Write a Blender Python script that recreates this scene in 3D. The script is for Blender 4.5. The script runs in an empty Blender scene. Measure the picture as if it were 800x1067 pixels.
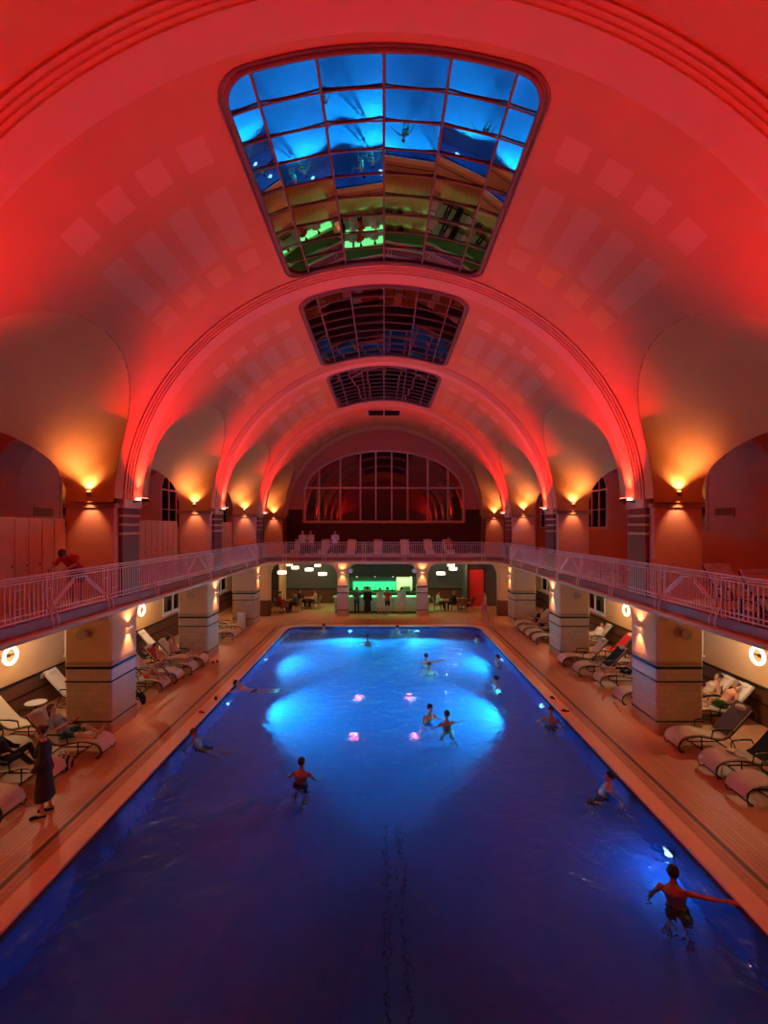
import bpy, bmesh, math, random
from mathutils import Vector, Matrix
random.seed(7)
PI = math.pi
S = bpy.context.scene
COL = S.collection
R = math.radians
# ------------------------------------------------------------------ camera
EYE = 5.7
cd = bpy.data.cameras.new('camera'); cam = bpy.data.objects.new('camera', cd); COL.objects.link(cam)
cam.location = (0, 0, EYE); cam.rotation_euler = (PI/2, 0, 0)
cd.sensor_fit = 'HORIZONTAL'; cd.sensor_width = 36; cd.lens = 36*500/800
cd.shift_x = 0.0; cd.shift_y = 14.5/800; cd.clip_start = .05; cd.clip_end = 300
S.camera = cam
S.view_settings.view_transform = 'Standard'; S.view_settings.look = 'None'
S.view_settings.gamma = 1; S.view_settings.use_curve_mapping = False
S.view_settings.exposure = 0.0
w = bpy.data.worlds.new('night'); S.world = w; w.use_nodes = True
w.node_tree.nodes['Background'].inputs[0].default_value = (.02, .012, .015, 1)
w.node_tree.nodes['Background'].inputs[1].default_value = .25
# light levels (W)
RED_E = 1150; SC_UP = 115; SC_DN = 50; SC_LOW = 70; RING_E = 62; POOL_E = 3900; POOL_FAR = 2900; POOL_NEAR = 38

# ------------------------------------------------------------------ helpers
def lin(c): return tuple(((v/255)/12.92 if v/255 <= .04045 else (((v/255)+.055)/1.055)**2.4) for v in c)
MATS = {}
def mat(name, rgb, rough=.6, metal=0, emit=None, estr=0, noise=0, nscale=8, bump=0, spec=.5, coat=0):
    if name in MATS: return MATS[name]
    m = bpy.data.materials.new(name); m.use_nodes = True; nt = m.node_tree
    b = nt.nodes['Principled BSDF']; c = lin(rgb) + (1,)
    b.inputs['Base Color'].default_value = c; b.inputs['Roughness'].default_value = rough
    b.inputs['Metallic'].default_value = metal; b.inputs['Specular IOR Level'].default_value = spec
    if coat: b.inputs['Coat Weight'].default_value = coat
    if emit: b.inputs['Emission Color'].default_value = tuple(emit)+(1,); b.inputs['Emission Strength'].default_value = estr
    if noise or bump:
        tc = nt.nodes.new('ShaderNodeTexCoord'); n = nt.nodes.new('ShaderNodeTexNoise')
        n.inputs['Scale'].default_value = nscale; n.inputs['Detail'].default_value = 5
        nt.links.new(tc.outputs['Object'], n.inputs['Vector'])
        if noise:
            mx = nt.nodes.new('ShaderNodeMix'); mx.data_type = 'RGBA'
            mx.inputs[6].default_value = tuple(v*(1-noise) for v in c[:3])+(1,)
            mx.inputs[7].default_value = tuple(min(1, v*(1+noise)) for v in c[:3])+(1,)
            nt.links.new(n.outputs['Fac'], mx.inputs[0]); nt.links.new(mx.outputs[2], b.inputs['Base Color'])
        if bump:
            bp = nt.nodes.new('ShaderNodeBump'); bp.inputs['Strength'].default_value = bump; bp.inputs['Distance'].default_value = .02
            nt.links.new(n.outputs['Fac'], bp.inputs['Height']); nt.links.new(bp.outputs['Normal'], b.inputs['Normal'])
    MATS[name] = m; return m
def tiles(name, rgb, grout, sx, sy, axes='xy', rough=.35, gap=.03, var=.08, offset=.5, bump=.3):
    m = bpy.data.materials.new(name); m.use_nodes = True; nt = m.node_tree; b = nt.nodes['Principled BSDF']
    tc = nt.nodes.new('ShaderNodeNewGeometry'); sp = nt.nodes.new('ShaderNodeSeparateXYZ'); cb = nt.nodes.new('ShaderNodeCombineXYZ')
    nt.links.new(tc.outputs['Position'], sp.inputs[0])
    nt.links.new(sp.outputs['xyz'.index(axes[0])], cb.inputs[0]); nt.links.new(sp.outputs['xyz'.index(axes[1])], cb.inputs[1])
    br = nt.nodes.new('ShaderNodeTexBrick'); br.offset = offset
    nt.links.new(cb.outputs[0], br.inputs['Vector'])
    c = lin(rgb)
    br.inputs['Color1'].default_value = tuple(v*(1-var) for v in c)+(1,); br.inputs['Color2'].default_value = tuple(min(1, v*(1+var)) for v in c)+(1,)
    br.inputs['Mortar'].default_value = lin(grout)+(1,); br.inputs['Scale'].default_value = 1
    br.inputs['Mortar Size'].default_value = gap*min(sx, sy); br.inputs['Brick Width'].default_value = sx; br.inputs['Row Height'].default_value = sy
    nt.links.new(br.outputs['Color'], b.inputs['Base Color']); b.inputs['Roughness'].default_value = rough
    if bump:
        bp = nt.nodes.new('ShaderNodeBump'); bp.inputs['Strength'].default_value = bump; bp.inputs['Distance'].default_value = -.004
        nt.links.new(br.outputs['Fac'], bp.inputs['Height']); nt.links.new(bp.outputs['Normal'], b.inputs['Normal'])
    MATS[name] = m; return m
def wood(name, rgb, rough=.45):
    m = mat(name, rgb, rough, noise=.25, nscale=3)
    nt = m.node_tree; n = [x for x in nt.nodes if x.type == 'TEX_NOISE'][0]; tc = [x for x in nt.nodes if x.type == 'TEX_COORD'][0]
    mp = nt.nodes.new('ShaderNodeMapping'); mp.inputs['Scale'].default_value = (9, 9, .7)
    nt.links.new(tc.outputs['Object'], mp.inputs[0]); nt.links.new(mp.outputs[0], n.inputs['Vector']); return m

class MB:
    def __init__(s): s.v = []; s.f = []; s.m = []; s.uv = None
    def add(s, vs, fs, mi=0):
        o = len(s.v); s.v += [tuple(v) for v in vs]
        for f in fs: s.f.append([i+o for i in f]); s.m.append(mi)
        return s
    def box(s, x0, x1, y0, y1, z0, z1, mi=0):
        vs = [(x, y, z) for z in (z0, z1) for y in (y0, y1) for x in (x0, x1)]
        return s.add(vs, [(0,2,3,1),(4,5,7,6),(0,1,5,4),(1,3,7,5),(3,2,6,7),(2,0,4,6)], mi)
    def bbox(s, x0, x1, y0, y1, z0, z1, b=.01, mi=0):     # box with chamfered vertical + top edges (octagon-ish loft)
        b = min(b, (x1-x0)/2.01, (y1-y0)/2.01, (z1-z0)/2.01)
        def ring(z, i): 
            X0, X1, Y0, Y1 = x0+i, x1-i, y0+i, y1-i; c = b
            return [(X0+c,Y0,z),(X1-c,Y0,z),(X1,Y0+c,z),(X1,Y1-c,z),(X1-c,Y1,z),(X0+c,Y1,z),(X0,Y1-c,z),(X0,Y0+c,z)]
        rs = [ring(z0, b*.99 if False else 0), ring(z0+b, 0), ring(z1-b, 0), ring(z1, b*.5)]
        return s.loft(rs, mi=mi)
    def loft(s, rings, closed=True, caps=True, mi=0):
        n = len(rings[0]); vs = [p for r in rings for p in r]; fs = []
        for i in range(len(rings)-1):
            for j in range(n if closed else n-1):
                k = (j+1) % n; fs.append((i*n+j, i*n+k, (i+1)*n+k, (i+1)*n+j))
        if caps and closed: fs.append(tuple(range(n))[::-1]); fs.append(tuple((len(rings)-1)*n+j for j in range(n)))
        return s.add(vs, fs, mi)
    def tube(s, pts, r, n=8, mi=0, caps=True):
        pts = [Vector(p) for p in pts]; rs = r if isinstance(r, (list, tuple)) else [r]*len(pts)
        rings = []; prev = None
        for i, p in enumerate(pts):
            d = (pts[min(i+1, len(pts)-1)] - pts[max(i-1, 0)]).normalized()
            if prev is None:
                a = Vector((0,0,1)) if abs(d.z) < .9 else Vector((1,0,0)); u = d.cross(a).normalized()
            else: u = (prev - d*prev.dot(d)).normalized()
            prev = u; v = d.cross(u)
            rings.append([p + (u*math.cos(2*PI*k/n) + v*math.sin(2*PI*k/n))*rs[i] for k in range(n)])
        return s.loft(rings, mi=mi, caps=caps)
    def capsule(s, p0, r0, p1, r1, n=12, mi=0):
        p0, p1 = Vector(p0), Vector(p1); d = (p1-p0)
        d = d.normalized() if d.length > 1e-6 else Vector((0,0,1)); pts, rs = [], []
        for a in (-85, -55, -25): pts.append(p0 + d*r0*math.sin(R(a))); rs.append(r0*math.cos(R(a)))
        for a in (25, 55, 85): pts.append(p1 + d*r1*math.sin(R(a))); rs.append(r1*math.cos(R(a)))
        return s.tube(pts, rs, n, mi)
    def ell(s, c, rx, ry, rz, M=None, nu=16, nv=10, mi=0):
        c = Vector(c); M = M or Matrix.Identity(3); rings = []
        for j in range(nv+1):
            t = PI*(j+.02 if j == 0 else (j-.02 if j == nv else j))/nv
            rings.append([c + M @ Vector((rx*math.sin(t)*math.cos(2*PI*k/nu), ry*math.sin(t)*math.sin(2*PI*k/nu), -rz*math.cos(t))) for k in range(nu)])
        return s.loft(rings, mi=mi)
    def lathe(s, prof, c=(0,0,0), n=20, mi=0, axis='z'):
        rings = []
        for r, h in prof:
            ring = []
            for k in range(n):
                a, b = r*math.cos(2*PI*k/n), r*math.sin(2*PI*k/n)
                ring.append({'z': (c[0]+a, c[1]+b, c[2]+h), 'x': (c[0]+h, c[1]+a, c[2]+b), 'y': (c[0]+b, c[1]+h, c[2]+a)}[axis])
            rings.append(ring)
        return s.loft(rings, mi=mi)
    def sweep(s, path, prof, mi=0, closed_prof=True, caps=True):   # path: [(x,y)], offset o to the LEFT-hand normal; prof [(o,z)]
        rings = []; P = [Vector((p[0], p[1])) for p in path]
        for i, p in enumerate(P):
            a = (P[i]-P[i-1]).normalized() if i else None; b = (P[i+1]-P[i]).normalized() if i < len(P)-1 else None
            na = Vector((-a.y, a.x)) if a else None; nb = Vector((-b.y, b.x)) if b else None
            if na is None: n = nb
            elif nb is None: n = na
            else: n = (na+nb).normalized(); n = n/max(.3, n.dot(na))
            rings.append([(p.x+n.x*o, p.y+n.y*o, z) for o, z in prof])
        return s.loft(rings, closed=closed_prof, caps=caps, mi=mi)
    def build(s, name, mats, parent=None, smooth=False, loc=None, recalc=True):
        me = bpy.data.meshes.new(name); me.from_pydata(s.v, [], s.f)
        if not isinstance(mats, (list, tuple)): mats = [mats]
        for m in mats: me.materials.append(m)
        for p, mi in zip(me.polygons, s.m): p.material_index = mi; p.use_smooth = smooth
        if recalc:
            bm = bmesh.new(); bm.from_mesh(me); bmesh.ops.recalc_face_normals(bm, faces=bm.faces); bm.to_mesh(me); bm.free()
        if smooth: me.set_sharp_from_angle(angle=R(40))
        o = bpy.data.objects.new(name, me); COL.objects.link(o)
        if parent: o.parent = parent
        if loc: o.location = loc
        return o
def tag(o, label=None, cat=None, group=None, kind=None):
    if label: o['label'] = label
    if cat: o['category'] = cat
    if group: o['group'] = group
    if kind: o['kind'] = kind
    return o
def thing(name, label, cat, loc=(0,0,0), rz=0, group=None):
    o = bpy.data.objects.new(name, None); COL.objects.link(o); o.location = loc; o.rotation_euler = (0,0,rz)
    o.empty_display_size = .1
    return tag(o, label, cat, group)
def struct(o, label=None, cat=None): o['kind'] = 'structure'; return tag(o, label, cat)
def dup(root, loc, rz, label=None, group=None):
    r = root.copy(); COL.objects.link(r); r.location = loc; r.rotation_euler = (0,0,rz)
    if label: r['label'] = label
    if group: r['group'] = group
    for ch in list(root.children):
        c = ch.copy(); COL.objects.link(c); c.parent = r
        for g in list(ch.children):
            d = g.copy(); COL.objects.link(d); d.parent = c
    return r
def light(kind, loc, energy, color, direction=None, size=.05, angle=100, blend=.5, sx=.2, sy=.2):
    L = bpy.data.lights.new('lamp_light', kind); L.energy = energy; L.color = color
    o = bpy.data.objects.new('lamp_light', L); COL.objects.link(o); o.location = loc
    if kind == 'SPOT': L.spot_size = R(angle); L.spot_blend = blend; L.shadow_soft_size = size
    elif kind == 'POINT': L.shadow_soft_size = size
    elif kind == 'AREA': L.shape = 'RECTANGLE'; L.size = sx; L.size_y = sy
    if direction: o.rotation_euler = Vector(direction).to_track_quat('-Z', 'Y').to_euler()
    return o
def arc(cx, cy, r, a0, a1, n=8): return [(cx+r*math.cos(R(a0+(a1-a0)*i/n)), cy+r*math.sin(R(a0+(a1-a0)*i/n))) for i in range(n+1)]

# ------------------------------------------------------------------ dimensions
Y0, Y1 = -1.5, 35.4                    # near and far wall
PITCH = 7.2
PIER = [5.85 + PITCH*k for k in range(-1, 5)]      # front faces of piers
PD = 1.35
BAYC = [PIER[0]-2.925+PITCH*k for k in range(0, 6)]
BAYC = [10.125 + PITCH*k for k in range(-1, 4)]
GX, WX = 7.2, 10.8                     # gallery edge, outer wall
GZ, SOF = 3.7, 3.4
PX = 5.36                              # pool half width
PY1, PY0 = 27.3, .6
WZ = -.1; PZ = -1.42                   # water, pool floor
A_, B_, SPR, NE = 7.2, 6.5, EYE+.74, 1.92
T = []
for i in range(801):
    t = PI/2*i/800; T.append((A_*math.cos(t)**(2/NE), B_*math.sin(t)**(2/NE)))
ACC = [0]
for i in range(800): ACC.append(ACC[-1] + math.dist(T[i], T[i+1]))
LV = ACC[-1]
def V(s):                               # arc length from springing -> (|x|, z)
    import bisect
    s = max(0, min(LV, s)); i = min(799, max(0, bisect.bisect_right(ACC, s)-1)); f = (s-ACC[i])/max(1e-9, ACC[i+1]-ACC[i])
    return (T[i][0]*(1-f)+T[i+1][0]*f, SPR + T[i][1]*(1-f)+T[i+1][1]*f)
def S_of_z(z):
    z -= SPR
    for i in range(800):
        if T[i+1][1] >= z: return ACC[i]
    return LV
def VN(s):                              # inward normal (for |x| side)
    a, b = V(s-.05), V(s+.05); d = Vector((b[0]-a[0], b[1]-a[1])).normalized(); return Vector((-abs(d.y), -abs(d.x))) if True else d

# ------------------------------------------------------------------ materials
plaster = mat('cream plaster', (214,188,158), .75, noise=.06, nscale=2)
side_pl = mat('warm plaster', (218,170,112), .8, noise=.05, nscale=1.5)
hood_pl = mat('ochre arch plaster', (224,158,84), .8, noise=.05, nscale=1.5)
m_wallred = mat('painted wall', (204,128,100), .75, noise=.05)
rib_m = mat('rib plaster', (222,170,120), .7)
m_tile = tiles('pier tile', (196,164,124), (160,128,95), .3, .15, 'xz', rough=.3)
m_dark = mat('black glazed band', (22,20,26), .25)
m_ochre = mat('ochre band', (170,122,62), .4)
m_purple = mat('dark glazed pilaster', (130,62,46), .35, noise=.1)
m_metal = mat('cream railing paint', (244,190,160), .4)
m_black = mat('black steel', (16,15,17), .35, metal=.5)
m_fabric = mat('cream sling fabric', (214,200,176), .85, noise=.05, nscale=60, bump=.1)
m_white = mat('white', (225,220,212), .6)
m_wood = wood('locker wood', (214,150,110))
m_wain = wood('dark brown wainscot', (104,62,42))
m_wood2 = wood('dark wood', (62,34,26))
m_frame = mat('painted window frame', (222,176,154), .5)
m_glow = mat('lamp glass', (255,250,235), .4, emit=(1,.93,.8), estr=6)
m_warmglow = mat('warm lamp lens', (255,230,200), .4, emit=(1,.62,.32), estr=9)
m_redglow = mat('red led lens', (255,120,110), .4, emit=(1,.12,.09), estr=14)
m_blueglow = mat('blue underwater lens', (160,220,255), .4, emit=(.35,.8,1), estr=5)
m_pinkglow = mat('pink underwater lens', (255,160,170), .4, emit=(1,.07,.14), estr=4)
m_coping = mat('coping stone', (244,204,168), .45, noise=.07, nscale=12)
m_deck = tiles('deck tile', (206,150,112), (156,108,80), 1.2, .1, 'yx', rough=.5, gap=.06, var=.07)
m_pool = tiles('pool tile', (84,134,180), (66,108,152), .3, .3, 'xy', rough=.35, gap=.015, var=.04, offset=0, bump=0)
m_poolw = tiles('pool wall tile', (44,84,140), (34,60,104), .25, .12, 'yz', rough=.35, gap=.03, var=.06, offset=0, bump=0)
m_grey = mat('dark grey wall', (86,88,84), .7)
m_counter = mat('pale bar front', (196,214,186), .4)

def glassmat(name, refl, tint=(.03,.03,.03), rough=.01):
    m = bpy.data.materials.new(name); m.use_nodes = True; nt = m.node_tree; nt.nodes.clear()
    out = nt.nodes.new('ShaderNodeOutputMaterial'); mx = nt.nodes.new('ShaderNodeMixShader')
    g = nt.nodes.new('ShaderNodeBsdfGlossy'); g.inputs['Roughness'].default_value = rough; g.inputs['Color'].default_value = (1,1,1,1)
    t = nt.nodes.new('ShaderNodeBsdfTransparent'); t.inputs[0].default_value = tuple(tint)+(1,)
    lw = nt.nodes.new('ShaderNodeLayerWeight'); lw.inputs['Blend'].default_value = .5
    mr = nt.nodes.new('ShaderNodeMapRange'); mr.inputs['To Min'].default_value = refl; mr.inputs['To Max'].default_value = min(1, refl+.3)
    nt.links.new(lw.outputs['Fresnel'], mr.inputs['Value']); nt.links.new(mr.outputs[0], mx.inputs[0])
    nt.links.new(t.outputs[0], mx.inputs[1]); nt.links.new(g.outputs[0], mx.inputs[2]); nt.links.new(mx.outputs[0], out.inputs[0])
    return m
m_sky = glassmat('night skylight glass', .28)
m_win = glassmat('night window glass', .07)

# vault material: red-receptive plaster with the painted fields
def vault_material():
    m = bpy.data.materials.new('vault plaster with painted fields'); m.use_nodes = True; nt = m.node_tree; b = nt.nodes['Principled BSDF']
    uv = nt.nodes.new('ShaderNodeUVMap'); uv.uv_map = 'vault'; sp = nt.nodes.new('ShaderNodeSeparateXYZ'); nt.links.new(uv.outputs[0], sp.inputs[0])
    def M(op, a, bb=None, c=None):
        n = nt.nodes.new('ShaderNodeMath'); n.operation = op
        for i, x in enumerate((a, bb, c)):
            if x is None: continue
            if isinstance(x, (int, float)): n.inputs[i].default_value = x
            else: nt.links.new(x, n.inputs[i])
        return n.outputs[0]
    y = M('MODULO', M('ADD', sp.outputs[0], PITCH*2-6.5), PITCH)     # distance past rib centre
    s = M('SUBTRACT', LV, sp.outputs[1])                             # arc from crown
    sm = M('MODULO', M('SUBTRACT', s, 3.15), .82)
    inrow = M('MULTIPLY', M('GREATER_THAN', s, 3.15), M('LESS_THAN', s, 3.15+.82*4))
    strip = M('MULTIPLY', M('LESS_THAN', sm, .5), inrow)
    def band(lo, hi): return M('MULTIPLY', M('GREATER_THAN', y, lo), M('LESS_THAN', y, hi))
    f1 = M('MULTIPLY', strip, band(1.55, 2.15)); f2 = M('MULTIPLY', strip, band(2.75, 4.6)); f3 = M('MULTIPLY', strip, band(4.8, 5.5))
    nz = nt.nodes.new('ShaderNodeTexNoise'); nz.inputs['Scale'].default_value = 1.2
    geo = nt.nodes.new('ShaderNodeNewGeometry'); nt.links.new(geo.outputs['Position'], nz.inputs['Vector'])
    def mix(fac, a, bb, amount=1):
        n = nt.nodes.new('ShaderNodeMix'); n.data_type = 'RGBA'
        if isinstance(fac, (int, float)): n.inputs[0].default_value = fac
        else: nt.links.new(M('MULTIPLY', fac, amount), n.inputs[0])
        for i, x in ((6, a), (7, bb)):
            if isinstance(x, tuple): n.inputs[i].default_value = x + (1,)
            else: nt.links.new(x, n.inputs[i])
        return n.outputs[2]
    c = mix(nz.outputs['Fac'], lin((206,142,80)), lin((224,158,90)))
    c = mix(f1, c, lin((240,196,150)), .4); c = mix(f2, c, lin((226,190,140)), .4); c = mix(f3, c, lin((236,186,104)), .45)
    nt.links.new(c, b.inputs['Base Color']); b.inputs['Roughness'].default_value = .7
    return m
m_vault = vault_material()

# ------------------------------------------------------------------ big structure
SK_HALF = 2.6
SKY = [(BAYC[k]-2.85, BAYC[k]+2.95) for k in (1, 2, 3)]
SKY = [(7.28+PITCH*k, 13.12+PITCH*k) for k in range(3)]
AHW, ASP, ARI = 2.7, EYE+2.2, 2.0       # front arch of the side bays
def arch_start(y):
    for k, c in enumerate(BAYC):
        hw = AHW if k < 4 else 2.55
        if abs(y-c) < hw-1e-6: return S_of_z(ASP + ARI*math.sqrt(max(0, 1-((y-c)/hw)**2)))
    return 0
def sky_end(y):
    rc = .5
    for a, b in SKY:
        if a < y < b:
            d = min(y-a, b-y); h = SK_HALF
            if d < rc: h = SK_HALF - rc + math.sqrt(max(0, rc*rc-(rc-d)**2))
            return LV - h
    return LV
def vault():
    cuts = {Y0, Y1}
    for c in BAYC:
        for sgn in (-1, 1): cuts.add(c+sgn*AHW)
    for a, b in SKY: cuts |= {a, b}
    cuts = sorted(x for x in cuts if Y0 <= x <= Y1)
    mb = MB(); uvs = []
    NV = 46
    for side in (-1, 1):
        for a, b in zip(cuts, cuts[1:]):
            n = max(2, int((b-a)/.12)); cols = []
            for i in range(n+1):
                f = i/n; f = f if (b-a) < 1 else .5-.5*math.cos(PI*f)     # denser near the ends
                y = a+(b-a)*f; ye = min(max(y, a+1e-4), b-1e-4)
                s0, s1 = arch_start(ye), sky_end(ye); cols.append((y, s0, s1))
            o = len(mb.v)
            for y, s0, s1 in cols:
                for j in range(NV+1):
                    s = s0+(s1-s0)*j/NV; x, z = V(s); mb.v.append((side*x, y, z)); uvs.append((y, s))
            for i in range(n):
                for j in range(NV):
                    mb.f.append([o+i*(NV+1)+j, o+(i+1)*(NV+1)+j, o+(i+1)*(NV+1)+j+1, o+i*(NV+1)+j+1]); mb.m.append(0)
    ob = mb.build('ceiling', m_vault, smooth=True, recalc=False)
    ul = ob.data.uv_layers.new(name='vault')
    for l in ob.data.loops: ul.data[l.index].uv = uvs[l.vertex_index]
    struct(ob, 'red-lit plaster barrel vault over the swimming hall', 'ceiling')
vault()
# side bay hoods (splayed arches from the vault down to the smaller rear arch)
RHW, RSP, RRI, RX = 2.925, EYE+1.0, 1.15, 8.65
def hood(c, side):
    mb = MB(); F = []; Q = []
    zb = 6.34
    for i in range(6): z = zb+(ASP-zb)*i/6; F.append((c-AHW, z)); 
    for i in range(25): a = PI-PI*i/24; F.append((c+AHW*math.cos(a), ASP+ARI*math.sin(a)))
    for i in range(6): z = ASP-(ASP-zb)*(i+1)/6; F.append((c+AHW, z))
    for i in range(6): z = zb+(RSP-zb)*i/6; Q.append((c-RHW, z))
    for i in range(25): a = PI-PI*i/24; Q.append((c+RHW*math.cos(a), RSP+RRI*math.sin(a)))
    for i in range(6): z = RSP-(RSP-zb)*(i+1)/6; Q.append((c+RHW, z))
    rings = []
    for i, ((fy, fz), (qy, qz)) in enumerate(zip(F, Q)):
        fx = V(S_of_z(fz))[0] if fz > SPR else 7.2
        fx += .01
        rings.append([(side*(fx+(RX-fx)*t/8), fy+(qy-fy)*t/8, fz+(qz-fz)*(t/8)) for t in range(9)])
    mb.loft(rings, closed=False, caps=False)
    o = mb.build('ceiling_side_bay', hood_pl, smooth=True)
    struct(o)
for c in BAYC[:4] + [BAYC[4]]:
    for side in (-1, 1): hood(c, side)
# ribs
def rib(yc):
    prof = [(-.47,-.02),(-.47,.04),(-.40,.05),(-.39,.08),(-.33,.09),(-.32,.12),(-.26,.13),(-.25,.16),(.25,.16),(.27,.11),(.40,.10),(.41,.05),(.47,.04),(.47,-.02)]
    rings = []; N = 60
    for i in range(-N, N+1):
        s = LV*(1-abs(i)/N); x, z = V(s); n = VN(s) if i else Vector((0, -1)); sg = -1 if i < 0 else 1
        rings.append([(sg*(x+n.x*d), yc+o, z+n.y*d) for o, d in prof])
    o = MB().loft(rings).build('ceiling_rib', rib_m, smooth=True); struct(o)
RIBS = [PIER[k]+PD/2 for k in range(0, 5)]
for y in RIBS: rib(y)
rib(Y1-.35)

# far wall with lunette window, near wall
WHW, WB, WS, WT = 5.85, EYE+.32, EYE+2.4, EYE+5.55
def lun(x): return WS + (WT-WS)*math.sqrt(max(0, 1-(x/WHW)**2))
def zvault(x):
    x = abs(x)
    return SPR + B_*(1-min(1, x/A_)**NE)**(1/NE)
mb = MB()
N = 80
for i in range(N):
    xs = [-7.2+14.4*(i+k)/N for k in (0, 1)]
    for lo, hi in (((lambda x: GZ), (lambda x: WB if abs(x) <= WHW else zvault(x)+.02)), ((lambda x: lun(x)), (lambda x: zvault(x)+.02))):
        if hi(0) > 10 and (abs(xs[0]) > WHW or abs(xs[1]) > WHW): continue
        q = [(xs[0], Y1, lo(xs[0])), (xs[1], Y1, lo(xs[1])), (xs[1], Y1, hi(xs[1])), (xs[0], Y1, hi(xs[0]))]
        if hi(0) < 10 and abs(xs[0]) > WHW-.2 and (abs(xs[0]) > WHW) != (abs(xs[1]) > WHW):
            z = max(q[2][2], q[3][2]); q[2] = (xs[1], Y1, z); q[3] = (xs[0], Y1, z)
        mb.add(q, [(0,1,2,3)])
struct(mb.build('wall_far', m_wallred, recalc=False), 'red-lit plaster end wall around the big lunette window', 'wall')
mb = MB().box(-12, 12, Y0-.2, Y0, -2, 14)
struct(mb.build('wall_near', m_wallred))
# lower far wall
mb = MB().box(-WX, WX, Y1, Y1+.2, 1.05, GZ, 0).box(-WX, WX, Y1-.04, Y1+.2, 0, 1.05, 1).box(-WX, WX, Y1-.06, Y1, 1.02, 1.09, 2)
struct(mb.build('wall_back_lower', [m_grey, m_wain, m_dark]))
mb = MB().box(-WX, -7.2, Y1, Y1+.2, GZ, 9).box(7.2, WX, Y1, Y1+.2, GZ, 9)
struct(mb.build('wall_back_upper', m_wallred))

# outer walls with windows (upper: arched, lower: rectangular)
UW, UZ0, UZ1 = 1.3, 5.6, 8.35
LW, LZ0, LZ1 = 1.1, 1.35, 3.15
wcount = [0]
def win_top(d): return UZ1 - .75 + .75*math.sqrt(max(0, 1-(d/UW)**2))
for side, nm in ((-1, 'left'), (1, 'right')):
    mb = MB(); x = side*WX; ys = [Y0]
    for c in BAYC: ys += [c-UW, c-LW, c+LW, c+UW]
    ys.append(Y1)
    def wq(y0, y1, z0, z1, mi, z1b=None):
        if z1 > z0: mb.add([(x, y0, z0), (x, y1, z0), (x, y1, z1 if z1b is None else z1b), (x, y0, z1)], [(0,1,2,3)], mi)
    for a, b in zip(ys, ys[1:]):
        mid = (a+b)/2; c = min(BAYC, key=lambda q: abs(q-mid))
        low = abs(mid-c) < LW; up = abs(mid-c) < UW
        wq(a, b, 0, 1.1, 1)
        if low: wq(a, b, 1.1, LZ0, 0); wq(a, b, LZ1, GZ, 0)
        else: wq(a, b, 1.1, GZ, 0)
        if up:
            wq(a, b, GZ, UZ0, 2); n = 12
            for i in range(n):
                p, q = a+(b-a)*i/n, a+(b-a)*(i+1)/n
                mb.add([(x, p, win_top(p-c)), (x, q, win_top(q-c)), (x, q, 9.2), (x, p, 9.2)], [(0,1,2,3)], 2)
        else: wq(a, b, GZ, 9.2, 2)
    struct(mb.build('wall_'+nm, [side_pl, m_wain, m_wallred], recalc=False), '%s outer wall of the side aisle, plaster over brown panelling' % nm, 'wall')
    tr = MB().box(min(x, x-side*.05), max(x, x-side*.05), Y0, Y1, 1.07, 1.13).box(min(x, x-side*.04), max(x, x-side*.04), Y0, Y1, .62, .65)
    struct(tr.build('trim_%d' % (1 if side < 0 else 2), m_dark))
    for k, c in enumerate(BAYC):
        wcount[0] += 1
        e = thing('window_%d' % wcount[0], 'tall arched window on the gallery wall, %s side' % nm, 'window', (x, c, 0)); e['kind'] = 'structure'
        f = MB(); n = 14
        pts = [(0, -UW, UZ0), (0, -UW, win_top(UW))] + [(0, -UW+2*UW*i/n, win_top(-UW+2*UW*i/n)) for i in range(n+1)] + [(0, UW, UZ0), (0, -UW, UZ0)]
        f.tube(pts, .06, 6); 
        for yy in (-.43, .43): f.box(-.03, .03, yy-.03, yy+.03, UZ0, win_top(yy))
        f.box(-.03, .03, -UW, UW, 7.45, 7.53); f.box(-.03, .03, -UW, UW, 6.5, 6.54)
        f.build('window_frame', m_frame, e)
        g = MB(); poly = [(side*.03, -UW+2*UW*i/n, win_top(-UW+2*UW*i/n)) for i in range(n+1)] + [(side*.03, UW, UZ0), (side*.03, -UW, UZ0)]
        g.add(poly, [tuple(range(len(poly)))]); g.build('window_pane', m_win, e)
        wcount[0] += 1
        e = thing('window_%d' % wcount[0], 'low window behind the loungers, %s side' % nm, 'window', (x, c, 0)); e['kind'] = 'structure'
        f = MB()
        for yy in (-LW, -.02, LW-.06): f.box(-.04, .04, yy, yy+.06, LZ0, LZ1)
        for zz in (LZ0, LZ1-.06, 2.6): f.box(-.04, .04, -LW, LW, zz, zz+.06)
        f.build('window_frame', m_white, e)
        MB().bbox(-.16 if side > 0 else 0, 0 if side > 0 else .16, -LW-.1, LW+.1, LZ0-.06, LZ0).build('window_sill', m_white, e)
        MB().add([(side*.02, -LW, LZ0), (side*.02, LW, LZ0), (side*.02, LW, LZ1), (side*.02, -LW, LZ1)], [(0,1,2,3)]).build('window_pane', m_win, e)
for side in (-1, 1):
    for c in BAYC[:4]: light('POINT', (side*9.7, c, 8.2), 16, (1, .12, .06), size=.03)  # added red fill lights for the dim aisles, no fixtures belong to them
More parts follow.
